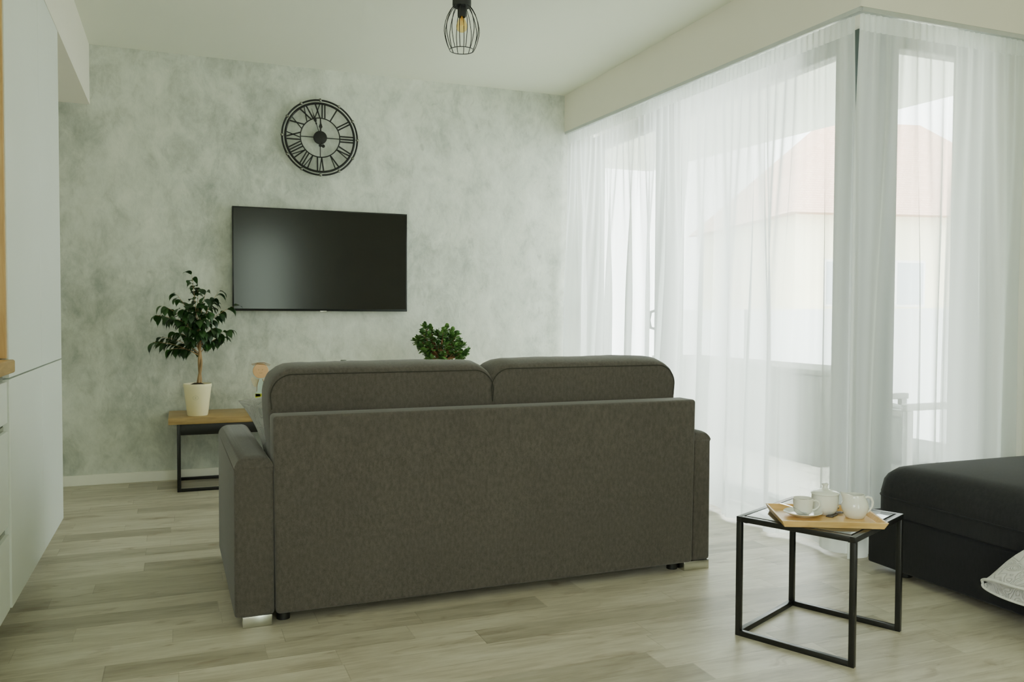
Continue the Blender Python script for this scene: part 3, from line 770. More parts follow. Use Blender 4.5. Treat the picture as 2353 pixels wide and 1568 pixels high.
for k, (x0, x1, dz) in enumerate(((.126, .932, 0), (.924, 1.722, .004))):
    b = B(); t = bmesh.new()
    bmesh.ops.create_cube(t, size=2); bmesh.ops.subdivide_edges(t, edges=t.edges[:], cuts=26, use_grid_fill=True)
    cx, hx = (x0 + x1) / 2, (x1 - x0) / 2; z0, z1 = .44, .818 + dz; y0, y1 = .106, .33
    rx = .075
    for v in t.verts:
        px, py, pz = v.co
        x = cx + px * hx; y = (y0 + y1) / 2 + py * (y1 - y0) / 2; z = (z0 + z1) / 2 + pz * (z1 - z0) / 2
        # rounded top corners in the x-z plane
        dx = max(0, abs(x - cx) - (hx - rx)); dzz = max(0, z - (z1 - rx))
        L = math.hypot(dx, dzz)
        if L > 1e-6:
            m_ = max(dx, dzz) / L
            x = cx + math.copysign(min(abs(x - cx), hx - rx) + dx * m_, x - cx); z = min(z, z1 - rx) + dzz * m_
        # domed top boxing between the two seams
        prof_ = math.sqrt(max(0, 1 - py * py))
        if pz > .999 or abs(px) > .999:
            g = prof_ * .036
            if pz > .999 and dx < rx * .7: z += g * (1 - .25 * abs(px) ** 6)
            else: x += math.copysign(g * .35, px) * smoothstep(-.9, .3, pz); z += g * .6 * smoothstep(.6, 1, pz)
        # narrow slightly to the foot, belly on the faces
        x -= math.copysign(.014, px) * (1 - smoothstep(.44, .75, z)) * abs(px)
        if py > 0: y += .03 * (1 - px ** 4) * (1 - pz * pz) * py
        wr = noise.noise(Vector((x * 6, y * 9, z * 4 + k * 5))) * .003 + (noise.noise(Vector((x * 26 + z * 30, y * 6, k))) * .0018 if z > z1 - .03 else 0)
        v.co = (x, y, z + wr)
    join(b, t); cu = obj('back_cushion', b, M_sofa, sf, angle=60)
    b = B(); P_ = []
    for i in range(11): a = PI - i / 10 * PI / 2; P_.append((x0 + rx + rx * math.cos(a), y0 - .001, z1 - rx + rx * math.sin(a)))
    for i in range(11): a = PI / 2 - i / 10 * PI / 2; P_.append((x1 - rx + rx * math.cos(a), y0 - .001, z1 - rx + rx * math.sin(a)))
    P_ = [(x0 + .004, y0 - .001, .70)] + P_ + [(x1 - .004, y0 - .001, .70)]
    tube(b, P_, .0022, 6); obj('piping', b, M_piping, cu)
for x0 in (.025, 1.737):
    for y0 in (.004, .80):
        b = B(); box(b, x0 + (0 if x0 < 1 else -.025), x0 + .093, y0, y0 + .07, 0, .037, .002); obj('foot', b, M_chrome, sf, label='chrome block foot')
for x0 in (.16, 1.69):
    b = B(); lathe(b, [(.022, 0), (.022, .06)], 20, c=(x0, .06, 0)); obj('glide', b, M_black, sf, label='small black plastic glide')

# grey pillow on the seat, one corner above the left armrest
def pillow_bm(hw, hh, th, e=2.4, pinch=.10, n=22):
    t = bmesh.new(); bmesh.ops.create_cube(t, size=2); bmesh.ops.subdivide_edges(t, edges=t.edges[:], cuts=n, use_grid_fill=True)
    for v in t.verts:
        x, y, z = v.co
        kx = 1 - pinch * (1 - x * x) ** 1 * (abs(z) ** 3); kz = 1 - pinch * (1 - z * z) * (abs(x) ** 3)
        d = max(0, (1 - x ** 4)) * max(0, (1 - z ** 4))
        v.co = (x * hw * kz, y * (th * d ** .55 + .004), z * hh * kx)
    return t
pw = pillow_bm(.150, .140, .06, pinch=.16)
o = obj('pillow', pw, M_pillow, label=None, angle=80)
o.location = (.389, 3.315, .618); o.rotation_euler = (math.radians(-8), math.radians(-20), math.radians(4))
tag(o, 'light grey quilted pillow poking out at the left end of the sofa', 'pillow')

# ------------------------------------------------------------------ tv bench
bn = thing('console_bench', 'low bench with oak top and black metal frame against the plaster wall', 'bench', (-.068, 5.14, 0))
LB = 2.05
b = B(); box(b, 0, LB, 0, .41, .390, .427, .002); obj('top', b, M_oakx, bn)
b = B(); box(b, .048, LB - .048, .025, .385, .325, .388, .003); obj('apron', b, M_black, bn)
for x in (.045, LB - .064):
    for y in (.018, .378):
        b = B(); box(b, x, x + .02, y, y + .02, 0, .388, .001); obj('leg', b, M_black, bn)
    b = B(); box(b, x, x + .02, .038, .378, 0, .018, .001); obj('side_rail', b, M_black, bn)
for y in (.018, .378):
    b = B(); box(b, .065, LB - .064, y, y + .018, 0, .018, .001); obj('floor_rail', b, M_black, bn)
ZB = .427

# ------------------------------------------------------------------ plants
def leaf_into(bm, base, direc, L, W, fold=.25, droop=.3, roll=0, thick=0, shape='ficus'):
    d = Vector(direc).normalized()
    side = d.cross(Vector((0, 0, 1)))
    if side.length < .05: side = Vector((1, 0, 0))
    side.normalize(); side = Matrix.Rotation(roll, 3, d) @ side
    up = side.cross(d).normalized()
    n = 7; prev = None
    p = Vector(base); dd = d.copy()
    for i in range(n + 1):
        t = i / n
        if shape == 'ficus': w = W * (math.sin(PI * min(1, t * 1.12) ** .8) if t < .86 else .16 * (1 - t) / .14) * .5
        else: w = W * .5 * (math.sqrt(max(0, 1 - ((t - .62) / .42) ** 2)) if t > .3 else .25 + .42 * t / .3)
        w = max(w, .0006)
        a = p - side * w + up * w * fold; c = p + side * w + up * w * fold
        if thick:
            row = [bm.verts.new(a), bm.verts.new(p + up * thick * min(1, w / (W * .3))), bm.verts.new(c), bm.verts.new(p - up * thick * min(1, w / (W * .3)))]
        else: row = [bm.verts.new(a), bm.verts.new(p), bm.verts.new(c)]
        if prev:
            if thick:
                for k in range(4): bm.faces.new((prev[k], prev[(k + 1) % 4], row[(k + 1) % 4], row[k]))
            else:
                bm.faces.new((prev[0], prev[1], row[1], row[0])); bm.faces.new((prev[1], prev[2], row[2], row[1]))
        prev = row
        dd = (dd + Vector((0, 0, -droop * .25))).normalized()
        p = p + dd * (L / n)
        up = side.cross(dd).normalized()

fic = thing('potted_ficus', 'potted weeping fig with braided trunk in a cream pot on the bench', 'plant', (.091, 5.262, ZB))
b = B(); lathe(b, [(0, 0), (.054, 0), (.0575, .004), (.0765, .166), (.079, .170), (.079, .186), (.0755, .187), (.0735, .168), (0, .165)], 48); pot = obj('pot', b, M_pot, fic)
b = B()
em = Matrix.Translation((0, 0, .108))
def on_pot(x, z):
    r = .0575 + (.0765 - .0575) * z / .166 + .0006; return (x, -math.sqrt(r * r - x * x), z)
tube(b, [on_pot(-.012 + .015 * math.cos(2 * PI * k / 24), .108 + .0115 * math.sin(2 * PI * k / 24)) for k in range(24)], .0005, 5, closed=True)
for k in range(6):
    a = k * PI / 3; tube(b, [on_pot(-.012, .108), on_pot(-.012 + .006 * math.cos(a), .108 + .005 * math.sin(a))], .0005, 5)
obj('emblem', b, mat('grey_print', hexc(160, 158, 130), rough=.6), pot, label='small round grey emblem')
b = B(); lathe(b, [(.0745, .172), (.05, .178), (.02, .190), (0, .192)], 32, caps=False); obj('soil', b, M_soil, fic)
b = B()
def trunk_c(t): return Vector((.012 * math.sin(t * 2.5) - .012 * t + .01, 0, .18 + t * .30))
for k in range(2):
    pts = []
    for i in range(25):
        t = i / 24; a = k * PI + t * 7; pts.append(trunk_c(t) + Vector((math.cos(a), math.sin(a), 0)) * (.0065 - .002 * t))
    tube(b, pts, [.0095 - .004 * i / 24 for i in range(25)], 10)
P2 = lambda px, py: ((px - 453) * .00271 , .427 + .0 - (py - 953) * .00268 - ZB)   # photo offsets -> plant plane (m)
tips = [(443, 655, 0), (455, 680, .02), (412, 696, -.03), (470, 695, -.05), (385, 722, .03), (372, 742, -.04), (498, 690, .04), (528, 722, -.02), (400, 748, -.08),
        (366, 800, -.02), (380, 790, .05), (400, 815, -.05), (425, 815, .06), (522, 775, -.03), (506, 790, .04), (490, 770, -.06), (470, 790, .05), (440, 740, -.10),
        (430, 765, -.11), (455, 755, -.10), (445, 720, .08), (420, 728, -.09), (475, 735, -.1), (460, 775, -.08), (436, 790, -.06), (410, 780, .08), (485, 715, .07)]
fol = B()
rl = random.Random(3)
for (px, py, dy) in tips:
    x, z = P2(px, py)
    t0 = min(1, max(.55, (z - .18) / .30 - .25)); A_ = trunk_c(t0)
    E_ = Vector((x, dy, z + .02)); mid = (A_ + E_) / 2 + Vector((0, 0, .045))
    br_ = []
    for i in range(9):
        t = i / 8; br_.append(A_ * (1 - t) ** 2 + mid * 2 * t * (1 - t) + E_ * t * t)
    tube(b, br_, [.0026 - .0018 * i / 8 for i in range(9)], 6)
    for q in range(12):
        t = .22 + .78 * (q / 11); i = min(7, int(t * 8)); p0 = br_[i].lerp(br_[i + 1], t * 8 - i)
        d0 = (br_[i + 1] - br_[i]).normalized()
        sd = Vector((rl.uniform(-1, 1), rl.uniform(-1, 1), rl.uniform(-.9, .25)))
        dd = (d0 * (.9 if q < 11 else 1.5) + sd * .9).normalized()
        leaf_into(fol, p0 + dd * .004, dd, rl.uniform(.055, .078), rl.uniform(.034, .044), fold=rl.uniform(.1, .35), droop=rl.uniform(.8, 2.0), roll=rl.uniform(-.7, .7))
obj('trunk', b, M_trunk, fic)
obj('foliage', fol, M_ficus, fic, angle=80)

jd = thing('potted_jade', 'bushy jade plant peeking above the sofa back right of the television', 'plant', (1.575, 5.30, ZB))
b = B(); lathe(b, [(0, 0), (.055, 0), (.058, .004), (.075, .13), (.078, .135), (.078, .148), (.074, .149), (.072, .135), (0, .132)], 40); obj('pot', b, M_pot, jd)
b = B(); lathe(b, [(.073, .138), (.04, .144), (0, .146)], 24, caps=False); obj('soil', b, M_soil, jd)
b = B(); fol = B(); rl = random.Random(12)
tube(b, [(0, 0, .12), (.004, 0, .2), (0, 0, .30), (.0, 0, .36)], [.020, .017, .013, .009], 10)
JX = lambda px, py: ((px - 1008) * .00262 + .012, .405 - (py - 785) * .00262 - .012)
jt = [(966, 738), (980, 745), (955, 752), (1005, 748), (1022, 742), (1035, 752), (1043, 758), (953, 770), (948, 785), (960, 800), (968, 815), (985, 822), (1065, 785), (1058, 775), (1070, 800), (1060, 812), (1045, 805), (1030, 800), (1025, 825),
      (1010, 765), (990, 770), (975, 775), (1000, 790), (1020, 780), (985, 795), (1005, 808), (1040, 785), (1035, 770), (1000, 755), (975, 760), (965, 785), (1015, 800), (1050, 795), (995, 780), (1028, 760), (980, 808), (1066, 808), (950, 776)]
for (px, py) in jt:
    x, z = JX(px, py)
    rr = max(0, 1 - (x / .17) ** 2 - ((z - .41) / .14) ** 2)
    y = rl.uniform(-1, 1) * .12 * math.sqrt(rr + .05); y = -abs(y) if rl.random() < .65 else abs(y)
    A_ = Vector((0, 0, rl.uniform(.22, .32))); E_ = Vector((x, y, z)); mid = (A_ + E_) / 2 + Vector((0, 0, .01))
    br_ = [A_ * (1 - t) ** 2 + mid * 2 * t * (1 - t) + E_ * t * t for t in [i / 6 for i in range(7)]]
    tube(b, br_, [.007 - .0042 * i / 6 for i in range(7)], 6)
    ax = (E_ - mid).normalized()
    ax = (ax + Vector((0, 0, .25))).normalized()
    s1 = ax.cross(Vector((.2, 1, .1))).normalized(); s2 = ax.cross(s1)
    for lv in range(6):
        for q in range(4 if lv else 3):
            a = q * 2.1 + lv * 1.1 + rl.random()
            dd = (ax * (1.0 - lv * .22) + (s1 * math.cos(a) + s2 * math.sin(a)) * (.35 + lv * .3)).normalized()
            leaf_into(fol, E_ - ax * .009 * lv, dd, rl.uniform(.028, .042), rl.uniform(.021, .028), fold=.12, droop=rl.uniform(-.3, .3), roll=rl.uniform(-.6, .6), thick=.0016, shape='jade')
obj('trunk', b, M_trunk2, jd)
obj('foliage', fol, M_jade, jd, angle=80)

# wooden angel ornament standing on the bench
an = thing('angel_ornament', 'wooden angel ornament with round face and lime shorts between pillow and ficus', 'ornament', (.452, 5.32, ZB))
M_face = wood('peach_wood', hexc(222, 176, 126), hexc(234, 190, 142), scale=4, axis=(3, 3, 3))
M_twig = mat('twig_brown', hexc(150, 118, 80), rough=.9, noise_scale=60, noise_amt=.2)
b = B(); lathe(b, [(0, .006), (.044, .006), (.046, .004), (.046, -.004), (.044, -.006), (0, -.006)], 40, M=Matrix.Translation((0, 0, .250)) @ Matrix.Rotation(PI / 2, 4, 'X')); hd = obj('head', b, M_face, an)
b = B()
for q, z in enumerate((.296, .292, .288)): tube(b, [(-.056 + q * .004, -.006, z - .005), (-.02, -.009, z + .003), (.02, -.009, z + .004 - q * .002), (.058 - q * .003, -.005, z - .010)], [.001, .002, .002, .001], 6)
obj('hair', b, M_twig, hd)
b = B()
for x in (-.012, .010): lathe(b, [(0, 0), (.0022, 0), (.0022, -.001), (0, -.001)], 10, M=Matrix.Translation((x, -.007, .256)) @ Matrix.Rotation(PI / 2, 4, 'X'))
tube(b, [(-.010, -.007, .238), (0, -.007, .235), (.010, -.007, .238)], .0007, 5)
obj('face_marks', b, M_twig, hd)
b = B()
t = bmesh.new()
vs = [(-.010, .205), (.010, .205), (.030, .110), (-.028, .110)]
for yy in (-.005, .005): [t.verts.new((x, yy, z)) for x, z in vs]
t.verts.ensure_lookup_table(); V = t.verts
for f in ((3, 2, 1, 0), (4, 5, 6, 7), (0, 1, 5, 4), (1, 2, 6, 5), (2, 3, 7, 6), (3, 0, 4, 7)): t.faces.new([V[k] for k in f])
join(b, t); obj('shirt', b, mat('pale_blue_paint', hexc(186, 206, 196), rough=.7, noise_scale=30), an, smooth=False, label='pale blue shirt')
b = B()
for yy in (0,):
    box(b, -.032, .000, -.006, .006, .060, .112, .002); box(b, .003, .032, -.006, .006, .060, .112, .002); box(b, -.032, .032, -.006, .006, .092, .112, .002)
obj('shorts', b, mat('lime_paint', hexc(206, 212, 60), rough=.7, noise_scale=30), an, label='lime green shorts')
for s in (-1, 1):
    b = B(); t = bmesh.new(); pts = [(s * .012, .195), (s * .050, .215), (s * .058, .200), (s * .052, .185), (s * .046, .168), (s * .034, .150), (s * .018, .160)]
    a_ = [t.verts.new((x, .008, z)) for x, z in pts]; c_ = [t.verts.new((x, .012, z)) for x, z in pts]
    t.faces.new(a_); t.faces.new(c_[::-1])
    for k in range(7): t.faces.new((a_[k], a_[(k + 1) % 7], c_[(k + 1) % 7], c_[k]))
    join(b, t); obj('wing', b, mat('cream_wing', hexc(222, 212, 184), rough=.8, noise_scale=40), an, smooth=False)
    b = B(); tube(b, [(s * .010, -.006, .200), (s * .022, -.010, .165), (s * .024, -.010, .125)], .0016, 6); obj('arm', b, M_twig, an)
    b = B(); tube(b, [(s * .017, 0, .062), (s * .018, 0, .006)], .004, 8); obj('leg', b, M_face, an)
b = B(); box(b, -.04, .04, -.025, .025, 0, .008, .002); obj('stand', b, M_face, an)

# little grey bottle whose cap shows over the sofa cushion
bt = thing('bottle', 'small grey bottle cap showing just above the left sofa cushion below the television', 'bottle', (.955, 5.33, ZB + .0))
b = B(); lathe(b, [(0, 0), (.03, 0), (.032, .004), (.032, .215), (.028, .250), (.014, .277), (.0135, .291), (0, .291)], 32); obj('body', b, mat('grey_glass', hexc(120, 128, 118), rough=.3), bt)
b = B(); lathe(b, [(.0175, .284), (.0195, .289), (.0195, .302), (.017, .308), (0, .309)], 28); obj('cap', b, mat('grey_cap', hexc(112, 116, 106), rough=.5), bt)

# ------------------------------------------------------------------ side table with tray
ang = math.radians(25.6)
st = thing('side_table', 'square black metal side table with open cube frame beside the bed', 'table', (1.812, 1.888, 0), ang)
LX, LY, HT, w = .405, .378, .384, .017
for (x, y) in ((0, 0), (LX - w, 0), (0, LY - w), (LX - w, LY - w)):
    b = B(); box(b, x, x + w, y, y + w, 0, HT - w, .0012); obj('leg', b, M_black, st)
b = B()
for r_ in ((0, LX, 0, w), (0, LX, LY - w, LY), (0, w, w, LY - w), (LX - w, LX, w, LY - w)): box(b, *r_, HT - w, HT, .001)
obj('top_frame', b, M_black, st)
b = B()
for r_ in ((w, LX - w, LY - w, LY), (0, w, w, LY - w)): pass
box(b, 0, w, w, LY - w, 0, w, .001); obj('floor_rail', b, M_black, st)
b = B(); box(b, w, LX - w, LY - w, LY, 0, w, .001); obj('floor_rail', b, M_black, st)
b = B(); box(b, LX - w, LX, w, LY - w, 0, w, .001); obj('floor_rail', b, M_black, st)
g = .0055
b = B(); box(b, w + g, LX - w - g, w + g, LY - w - g, HT - .006, HT + .0008, .0006); obj('tabletop', b, M_blacktop, st)
for (x, y) in ((w, w), (LX - w - .03, w), (w, LY - w - .012)): b = B(); box(b, x, x + .03, y, y + .012, HT - w - .006, HT - w, .001); obj('bracket', b, M_black, st)

ZTB = HT + .0012
ty = math.radians(-24.0)
tr = thing('serving_tray', 'rectangular bamboo tray with flared rim on the black side table', 'tray', (1.877, 2.090, ZTB), math.radians(-26.5))
TW, TD, TH = .146, .110, .021
t = bmesh.new()
def loop(hx, hy, z, r=.006):
    return [t.verts.new((x, y, z)) for x, y in ((-hx, -hy), (hx, -hy), (hx, hy), (-hx, hy))]
f_ = .010
o0 = loop(TW, TD, 0); o1 = loop(TW + f_, TD + f_, TH); i1 = loop(TW + f_ - .006, TD + f_ - .006, TH); i0 = loop(TW - .004, TD - .004, .005)
t.faces.new(o0[::-1])
for A_, B_ in ((o0, o1), (o1, i1), (i1, i0)):
    for k in range(4): t.faces.new((A_[k], A_[(k + 1) % 4], B_[(k + 1) % 4], B_[k]))
t.faces.new(i0)
bmesh.ops.bevel(t, geom=[e for e in t.edges], offset=.0008, segments=1, affect='EDGES')
b = B(); join(b, t); obj('tray_body', b, M_bamboo, tr, angle=25)
ZI = ZTB + .0058

# cup
cp = thing('coffee_cup', 'small white porcelain cup standing on the saucer', 'cup', (1.828, 2.130, ZI + .0075), ty)
b = B(); lathe(b, [(0, 0), (.0195, 0), (.0225, .002), (.0268, .007), (.0285, .016), (.0298, .030), (.0312, .050), (.0300, .0505), (.0284, .034), (.027, .020), (.023, .010), (0, .006)], 40); obj('body', b, M_porc, cp)
b = B(); tube(b, [(.0295, 0, .041), (.040, 0, .043), (.049, 0, .038), (.051, 0, .028), (.046, 0, .019), (.036, 0, .013), (.028, 0, .0125)], [.0032, .003, .003, .003, .003, .003, .0032], 10); obj('handle', b, M_porc, cp)
b = B(); lathe(b, [(.0286, .040), (0, .0402)], 32, caps=False); obj('drink', b, mat('milky_coffee', hexc(196, 184, 160), rough=.15, noise_scale=40), cp)
bm = B(); lathe(bm, [(0, 0), (.026, 0), (.028, .002), (.046, .007), (.0575, .0135), (.059, .0145), (.0575, .0155), (.045, .0100), (.027, .0055), (.022, .0055), (0, .0055)], 48)
o = obj('saucer', bm, M_porc); o.location = (1.828, 2.130, ZI); tag(o, 'round white porcelain saucer under the cup on the bamboo tray', 'saucer')
# teaspoon leaning on the saucer
def spoon(name, label, a, b_, loc_bowl):
    bm = B(); a, b_ = Vector(a), Vector(b_)
    d = (b_ - a).normalized(); s = d.cross(Vector((0, 0, 1))).normalized(); u = s.cross(d).normalized()
    n = 18; prev = None
    for i in range(n + 1):
        t = i / n; p = a.lerp(b_, t) + u * (.004 * math.sin(PI * t))
        if t < .28: q = t / .28; wd_ = .0095 * math.sqrt(max(0.02, 1 - (q * 1.9 - .95) ** 2)) if q < .85 else .004; dp = -.0035 * math.sin(PI * min(1, q))
        else: q = (t - .28) / .72; wd_ = .0020 + .0042 * q ** 1.6 - (.003 if i == n else 0); dp = 0
        row = [bm.verts.new(p - s * wd_), bm.verts.new(p + u * dp), bm.verts.new(p + s * wd_), bm.verts.new(p + u * (dp - .0012))]
        if prev:
            for k in range(4): bm.faces.new((prev[k], prev[(k + 1) % 4], row[(k + 1) % 4], row[k]))
        prev = row
    return tag(obj(name, bm, M_steel, angle=70), label, 'spoon')
spoon('teaspoon', 'steel teaspoon lying on the saucer in front of the cup', (1.812, 2.094, ZI + .0155), (1.780, 2.180, ZI + .034), None)

# sugar bowl
sb = thing('sugar_bowl', 'lidded white porcelain sugar bowl at the back of the tray', 'bowl', (1.918, 2.133, ZI))
ZK = .88
b = B(); lathe(b, [(r_ * .96, z_ * ZK) for r_, z_ in [(0, 0), (.027, 0), (.029, .003), (.033, .006), (.0395, .017), (.0425, .035), (.0435, .055), (.0430, .072), (.041, .072), (.041, .06), (.037, .02), (0, .008)]], 48); obj('body', b, M_porc, sb)
b = B(); lathe(b, [(r_ * .96, z_ * ZK) for r_, z_ in [(.0455, .0725), (.0465, .0745), (.0450, .078), (.036, .084), (.022, .089), (.011, .091), (.0085, .094), (.0082, .103), (.0105, .106), (.0108, .1095), (.008, .112), (0, .1125)]], 48, caps=False); obj('lid', b, M_porc, sb)

# milk jug
jg = thing('milk_jug', 'round white porcelain milk jug at the right end of the tray', 'jug', (1.9695, 2.058, ZI), math.radians(-20))
t = bmesh.new(); n = 48
jprof = [(r_, z_ * .93) for r_, z_ in [(.026, 0), (.0275, .001), (.0345, .014), (.0400, .030), (.0408, .042), (.0375, .054), (.0315, .066), (.0285, .074), (.0285, .079)]]
jin = [(r_, z_ * .93) for r_, z_ in [(.0265, .079), (.0263, .074), (.029, .064), (.036, .05), (.037, .035), (.024, .006)]]
def jring(r, z, spout):
    vs = []
    for k in range(n):
        a = 2 * PI * k / n; d = math.cos(a - PI)     # spout towards -x
        rr = r + spout * .019 * max(0, d) ** 9; zz = z + spout * .007 * max(0, d) ** 6
        vs.append(t.verts.new((rr * math.cos(a), rr * math.sin(a), zz)))
    return vs
prev = None; first = None
for r, z in jprof + jin:
    sp = smoothstep(.050, .073, z); row = jring(r, z, sp)
    if prev:
        for k in range(n): t.faces.new((prev[k], prev[(k + 1) % n], row[(k + 1) % n], row[k]))
    else: first = row
    prev = row
t.faces.new(first[::-1]); t.faces.new(prev)
b = B(); join(b, t); obj('body', b, M_porc, jg)
b = B(); tube(b, [(.029, 0, .060), (.040, 0, .065), (.051, 0, .061), (.057, 0, .049), (.055, 0, .035), (.047, 0, .022), (.036, 0, .015)], [.0035, .0036, .0038, .0038, .0036, .0034, .003], 12); obj('handle', b, M_porc, jg)

# dark sachets and the foil sweet
for k, (x, y, rz, lab) in enumerate(((1.917, 2.100, .5, 'dark brown paper sachet lying flat in front of the sugar bowl'), (1.944, 2.118, -.35, 'dark patterned sachet between sugar bowl and milk jug'))):
    bm = B(); box(bm, -.026, .026, -.011, .011, 0, .0030, .0014, 2)
    o = obj('sugar_sachet', bm, mat('sachet_print', hexc(74, 66, 62), rough=.5, noise_scale=160, noise_amt=.7)); o.location = (x, y, ZI + (.0035 if k else 0)); o.rotation_euler = (0, 0, rz)
    tag(o, lab, 'sachet')
bm = B(); soft_box(bm, 0, 0, .008, .011, .008, .008, e=2.2, n=6, wob=.002)
for s in (-1, 1): lathe(bm, [(.002, 0), (.0075, .008)], 10, M=Matrix.Translation((s * .010, 0, .008)) @ Matrix.Rotation(s * PI / 2, 4, 'Y'), caps=False)
o = obj('wrapped_sweet', bm, mat('clear_foil', hexc(205, 205, 200), rough=.2, metal=.6, noise_scale=120, noise_amt=.25)); o.location = (1.957, 2.139, ZI + .007); tag(o, 'shiny foil wrapped sweet behind the milk jug', 'sweet')

# ------------------------------------------------------------------ dark bed on the right
bd = thing('bed', 'low charcoal upholstered bed by the window at right', 'bed', (2.59, .75, 0))
BL = 1.885
b = B(); box(b, 0, .98, 0, BL, .030, .238, .010, 3); obj('base', b, M_bedside, bd, label='smooth charcoal storage base')
# mattress: soft with rounded far corner, seam below the top
def matt(x0, x1, y0, y1, z0, z1, rtop, crown):
    t = bmesh.new(); bmesh.ops.create_cube(t, size=2); bmesh.ops.subdivide_edges(t, edges=t.edges[:], cuts=30, use_grid_fill=True)
    for v in t.verts:
        px, py, pz = v.co
        # cluster vertices near the rims
        px = math.copysign(1 - (1 - abs(px)) ** 1.6, px); py = math.copysign(1 - (1 - abs(py)) ** 1.6, py)
        x = (x0 + x1) / 2 + px * (x1 - x0) / 2; y = (y0 + y1) / 2 + py * (y1 - y0) / 2; z = (z0 + z1) / 2 + pz * (z1 - z0) / 2
        ex = min(x - x0, x1 - x); ey = min(y - y0, y1 - y); r = rtop
        if pz > -.99:
            dx = max(0, r - ex); dy = max(0, r - ey); q = min(1, math.hypot(dx, dy) / r)
            top = z1 - r * (1 - math.sqrt(max(0, 1 - q * q)))
            top += crown * (1 - px ** 4) * (1 - py ** 4)
            k = (pz + 1) / 2; z = z0 + (top - z0) * k
            if (dx > 0 or dy > 0) and math.hypot(dx, dy) > r:
                s_ = r / math.hypot(dx, dy)
                x = x + (dx * (1 - s_)) * (1 if x < (x0 + x1) / 2 else -1); y = y + (dy * (1 - s_)) * (1 if y < (y0 + y1) / 2 else -1)
        v.co = (x, y, z)
    return t
b = B(); join(b, matt(-.004, .985, 0, BL - .014, .244, .424, .095, .030)); mt = obj('mattress', b, M_bed, bd, angle=60)
b = B(); tube(b, [(-.005, .01, .312)] + [(.091 - .096 * math.cos(q * PI / 16), BL - .109 + .096 * math.sin(q * PI / 16), .312) for q in range(9)] + [(.95, BL - .013, .312)], .0035, 8); obj('piping', b, M_bedside, mt)
for x, y in ((.06, .10), (.06, 1.75), (.9, .10), (.9, 1.75), (.06, .9)):
    b = B(); lathe(b, [(.026, 0), (.030, .004), (.030, .032)], 24, c=(x, y, 0)); obj('foot', b, M_black, bd)

# white quilt folded over the side of the bed
def quilt():
    t = bmesh.new(); nv = 44
    # (x, z, y reached at the folded end): inner edge, lower lip, swollen fold face, upper lip, cover running up onto the bed
    prof = [(2.545, .124, 1.99), (2.510, .112, 2.015), (2.466, .104, 2.012), (2.455, .110, 2.020), (2.474, .122, 2.018), (2.480, .140, 2.016), (2.470, .160, 2.018), (2.447, .170, 2.016), (2.453, .183, 2.000),
            (2.512, .222, 1.965), (2.532, .268, 1.915), (2.549, .320, 1.860), (2.563, .372, 1.810), (2.576, .412, 1.775), (2.602, .444, 1.745), (2.65, .462, 1.70), (2.76, .480, 1.64), (2.95, .492, 1.60)]
    rows = []
    for j in range(nv + 1):
        v = j / nv
        row = []
        for k, (x, z, ye) in enumerate(prof):
            s_ = 1 - (1 - v) ** 1.8
            y = 1.05 + (ye - 1.05) * s_
            pin = math.sqrt(max(0, 1 - s_ ** 9)) if k < 9 else 1
            zc = .139
            zz = zc + (z - zc) * (.12 + .88 * pin) if k < 9 else z
            xx = x + (.03 * (1 - pin) if k < 9 else .012 * smoothstep(.8, 1, s_))
            zz += .006 * math.sin(y * 11) * (1 if k < 10 else .3) + noise.noise(Vector((x * 9, y * 8, z * 9))) * .006
            row.append(t.verts.new((xx, y, zz)))
        rows.append(row)
    for j in range(nv):
        for i in range(len(prof) - 1): t.faces.new((rows[j][i], rows[j][i + 1], rows[j + 1][i + 1], rows[j + 1][i]))
    return t
bm = quilt()
o = obj('quilt', bm, M_quilt, angle=80)
QUILT = o
so = o.modifiers.new('thick', 'SOLIDIFY'); so.thickness = .006; so.offset = 0
sb_ = o.modifiers.new('sub', 'SUBSURF'); sb_.levels = 1; sb_.render_levels = 1
b = B(); P_ = []
import itertools
def lipy(ye, v): return 1.05 + (ye - 1.05) * (1 - (1 - v) ** 1.8)
for (x_, z_, ye_), sgn in (((2.455, .110, 2.020), 1), ((2.447, .170, 2.016), -1)):
    seq = []
    for q in range(41):
        v = q / 40; s_ = 1 - (1 - v) ** 1.8; y = 1.05 + (ye_ - 1.05) * s_; pin = math.sqrt(max(0, 1 - s_ ** 9))
        zz = .139 + (z_ - .139) * (.12 + .88 * pin) + .006 * math.sin(y * 11) + noise.noise(Vector((x_ * 9, y * 8, z_ * 9))) * .006
        seq.append((x_ + .03 * (1 - pin), y, zz))
    P_ += seq if sgn > 0 else seq[::-1]
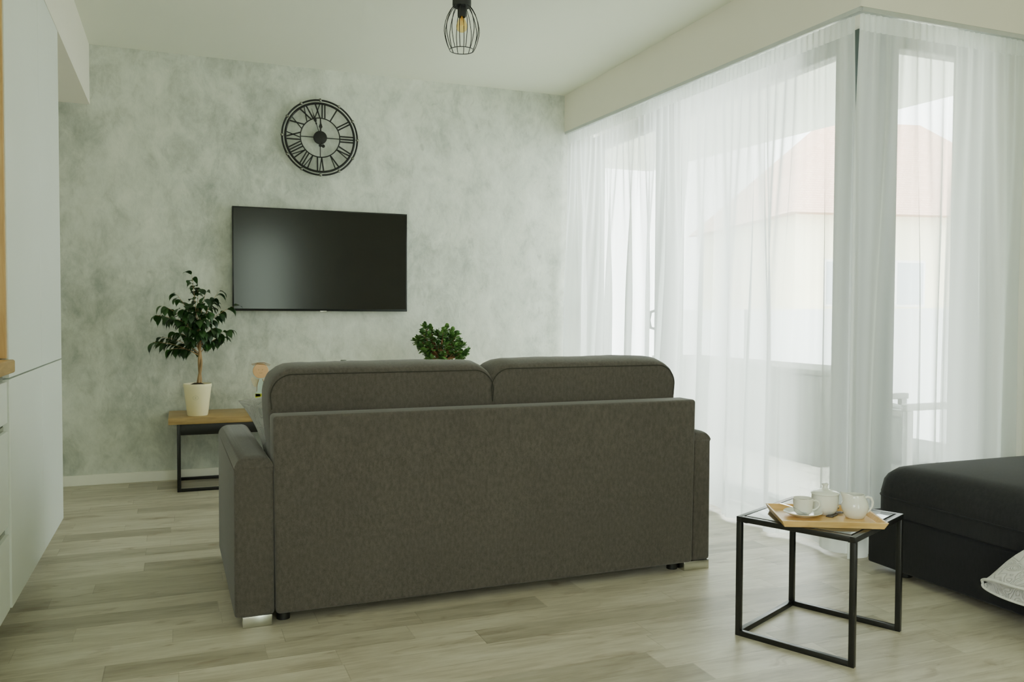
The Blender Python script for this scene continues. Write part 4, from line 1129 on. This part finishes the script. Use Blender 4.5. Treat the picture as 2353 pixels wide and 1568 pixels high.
tube(b, P_, .0042, 8); obj('binding', b, mat('quilt_binding', hexc(226, 226, 222), rough=.8, noise_scale=60), QUILT)
tag(o, 'white quilted cover with a rounded fold hanging over the bed side', 'quilt')

# ------------------------------------------------------------------ light
w = bpy.data.worlds.new('overcast'); sc.world = w; w.use_nodes = True
nt = w.node_tree; nt.nodes.clear()
out = nt.nodes.new('ShaderNodeOutputWorld'); bg = nt.nodes.new('ShaderNodeBackground')
bg.inputs[0].default_value = (.955, 1.0, .985, 1); bg.inputs[1].default_value = 6.0
nt.links.new(bg.outputs[0], out.inputs[0])
def portal(loc, rot, sx, sy):
    l = bpy.data.lights.new('window_portal', 'AREA'); l.shape = 'RECTANGLE'; l.size = sx; l.size_y = sy
    l.cycles.is_portal = True
    o = bpy.data.objects.new('window_portal', l); C.objects.link(o); o.location = loc; o.rotation_euler = rot
portal((XG + .10, 4.25, 1.17), (0, PI / 2, 0), 2.3, 2.6)       # shines towards -x
portal((3.28, YG + .10, 1.17), (-PI / 2, 0, 0), .65, 2.3)      # shines towards -y
portal(((DX0 + DX1) / 2, YB - .1, 1.15), (PI / 2, 0, 0), .8, 2.2)
portal((XW - .1, -.7, 1.55), (0, -PI / 2, 0), 1.3, 1.6)

# ------------------------------------------------------------------ camera
cam = bpy.data.cameras.new('camera'); co = bpy.data.objects.new('camera', cam); C.objects.link(co); sc.camera = co
cam.sensor_width = 36; cam.lens = 1939.4 / 2353 * 36
cam.clip_start = .05; cam.clip_end = 400
YAW, PITCH, ROLL = .3745, -.0313, .0041
co.location = (0, 0, 1.0243)
co.matrix_world = Matrix.Translation(co.location) @ Matrix.Rotation(-YAW, 4, 'Z') @ Matrix.Rotation(PI / 2 + PITCH, 4, 'X') @ Matrix.Rotation(ROLL, 4, 'Z')

sc.view_settings.view_transform = 'AgX'
sc.view_settings.look = 'None'
sc.view_settings.exposure = 1.27
sc.cycles.use_denoising = True
sc.cycles.transparent_max_bounces = 24
sc.cycles.max_bounces = 10
sc.cycles.diffuse_bounces = 7
sc.cycles.sample_clamp_indirect = 8
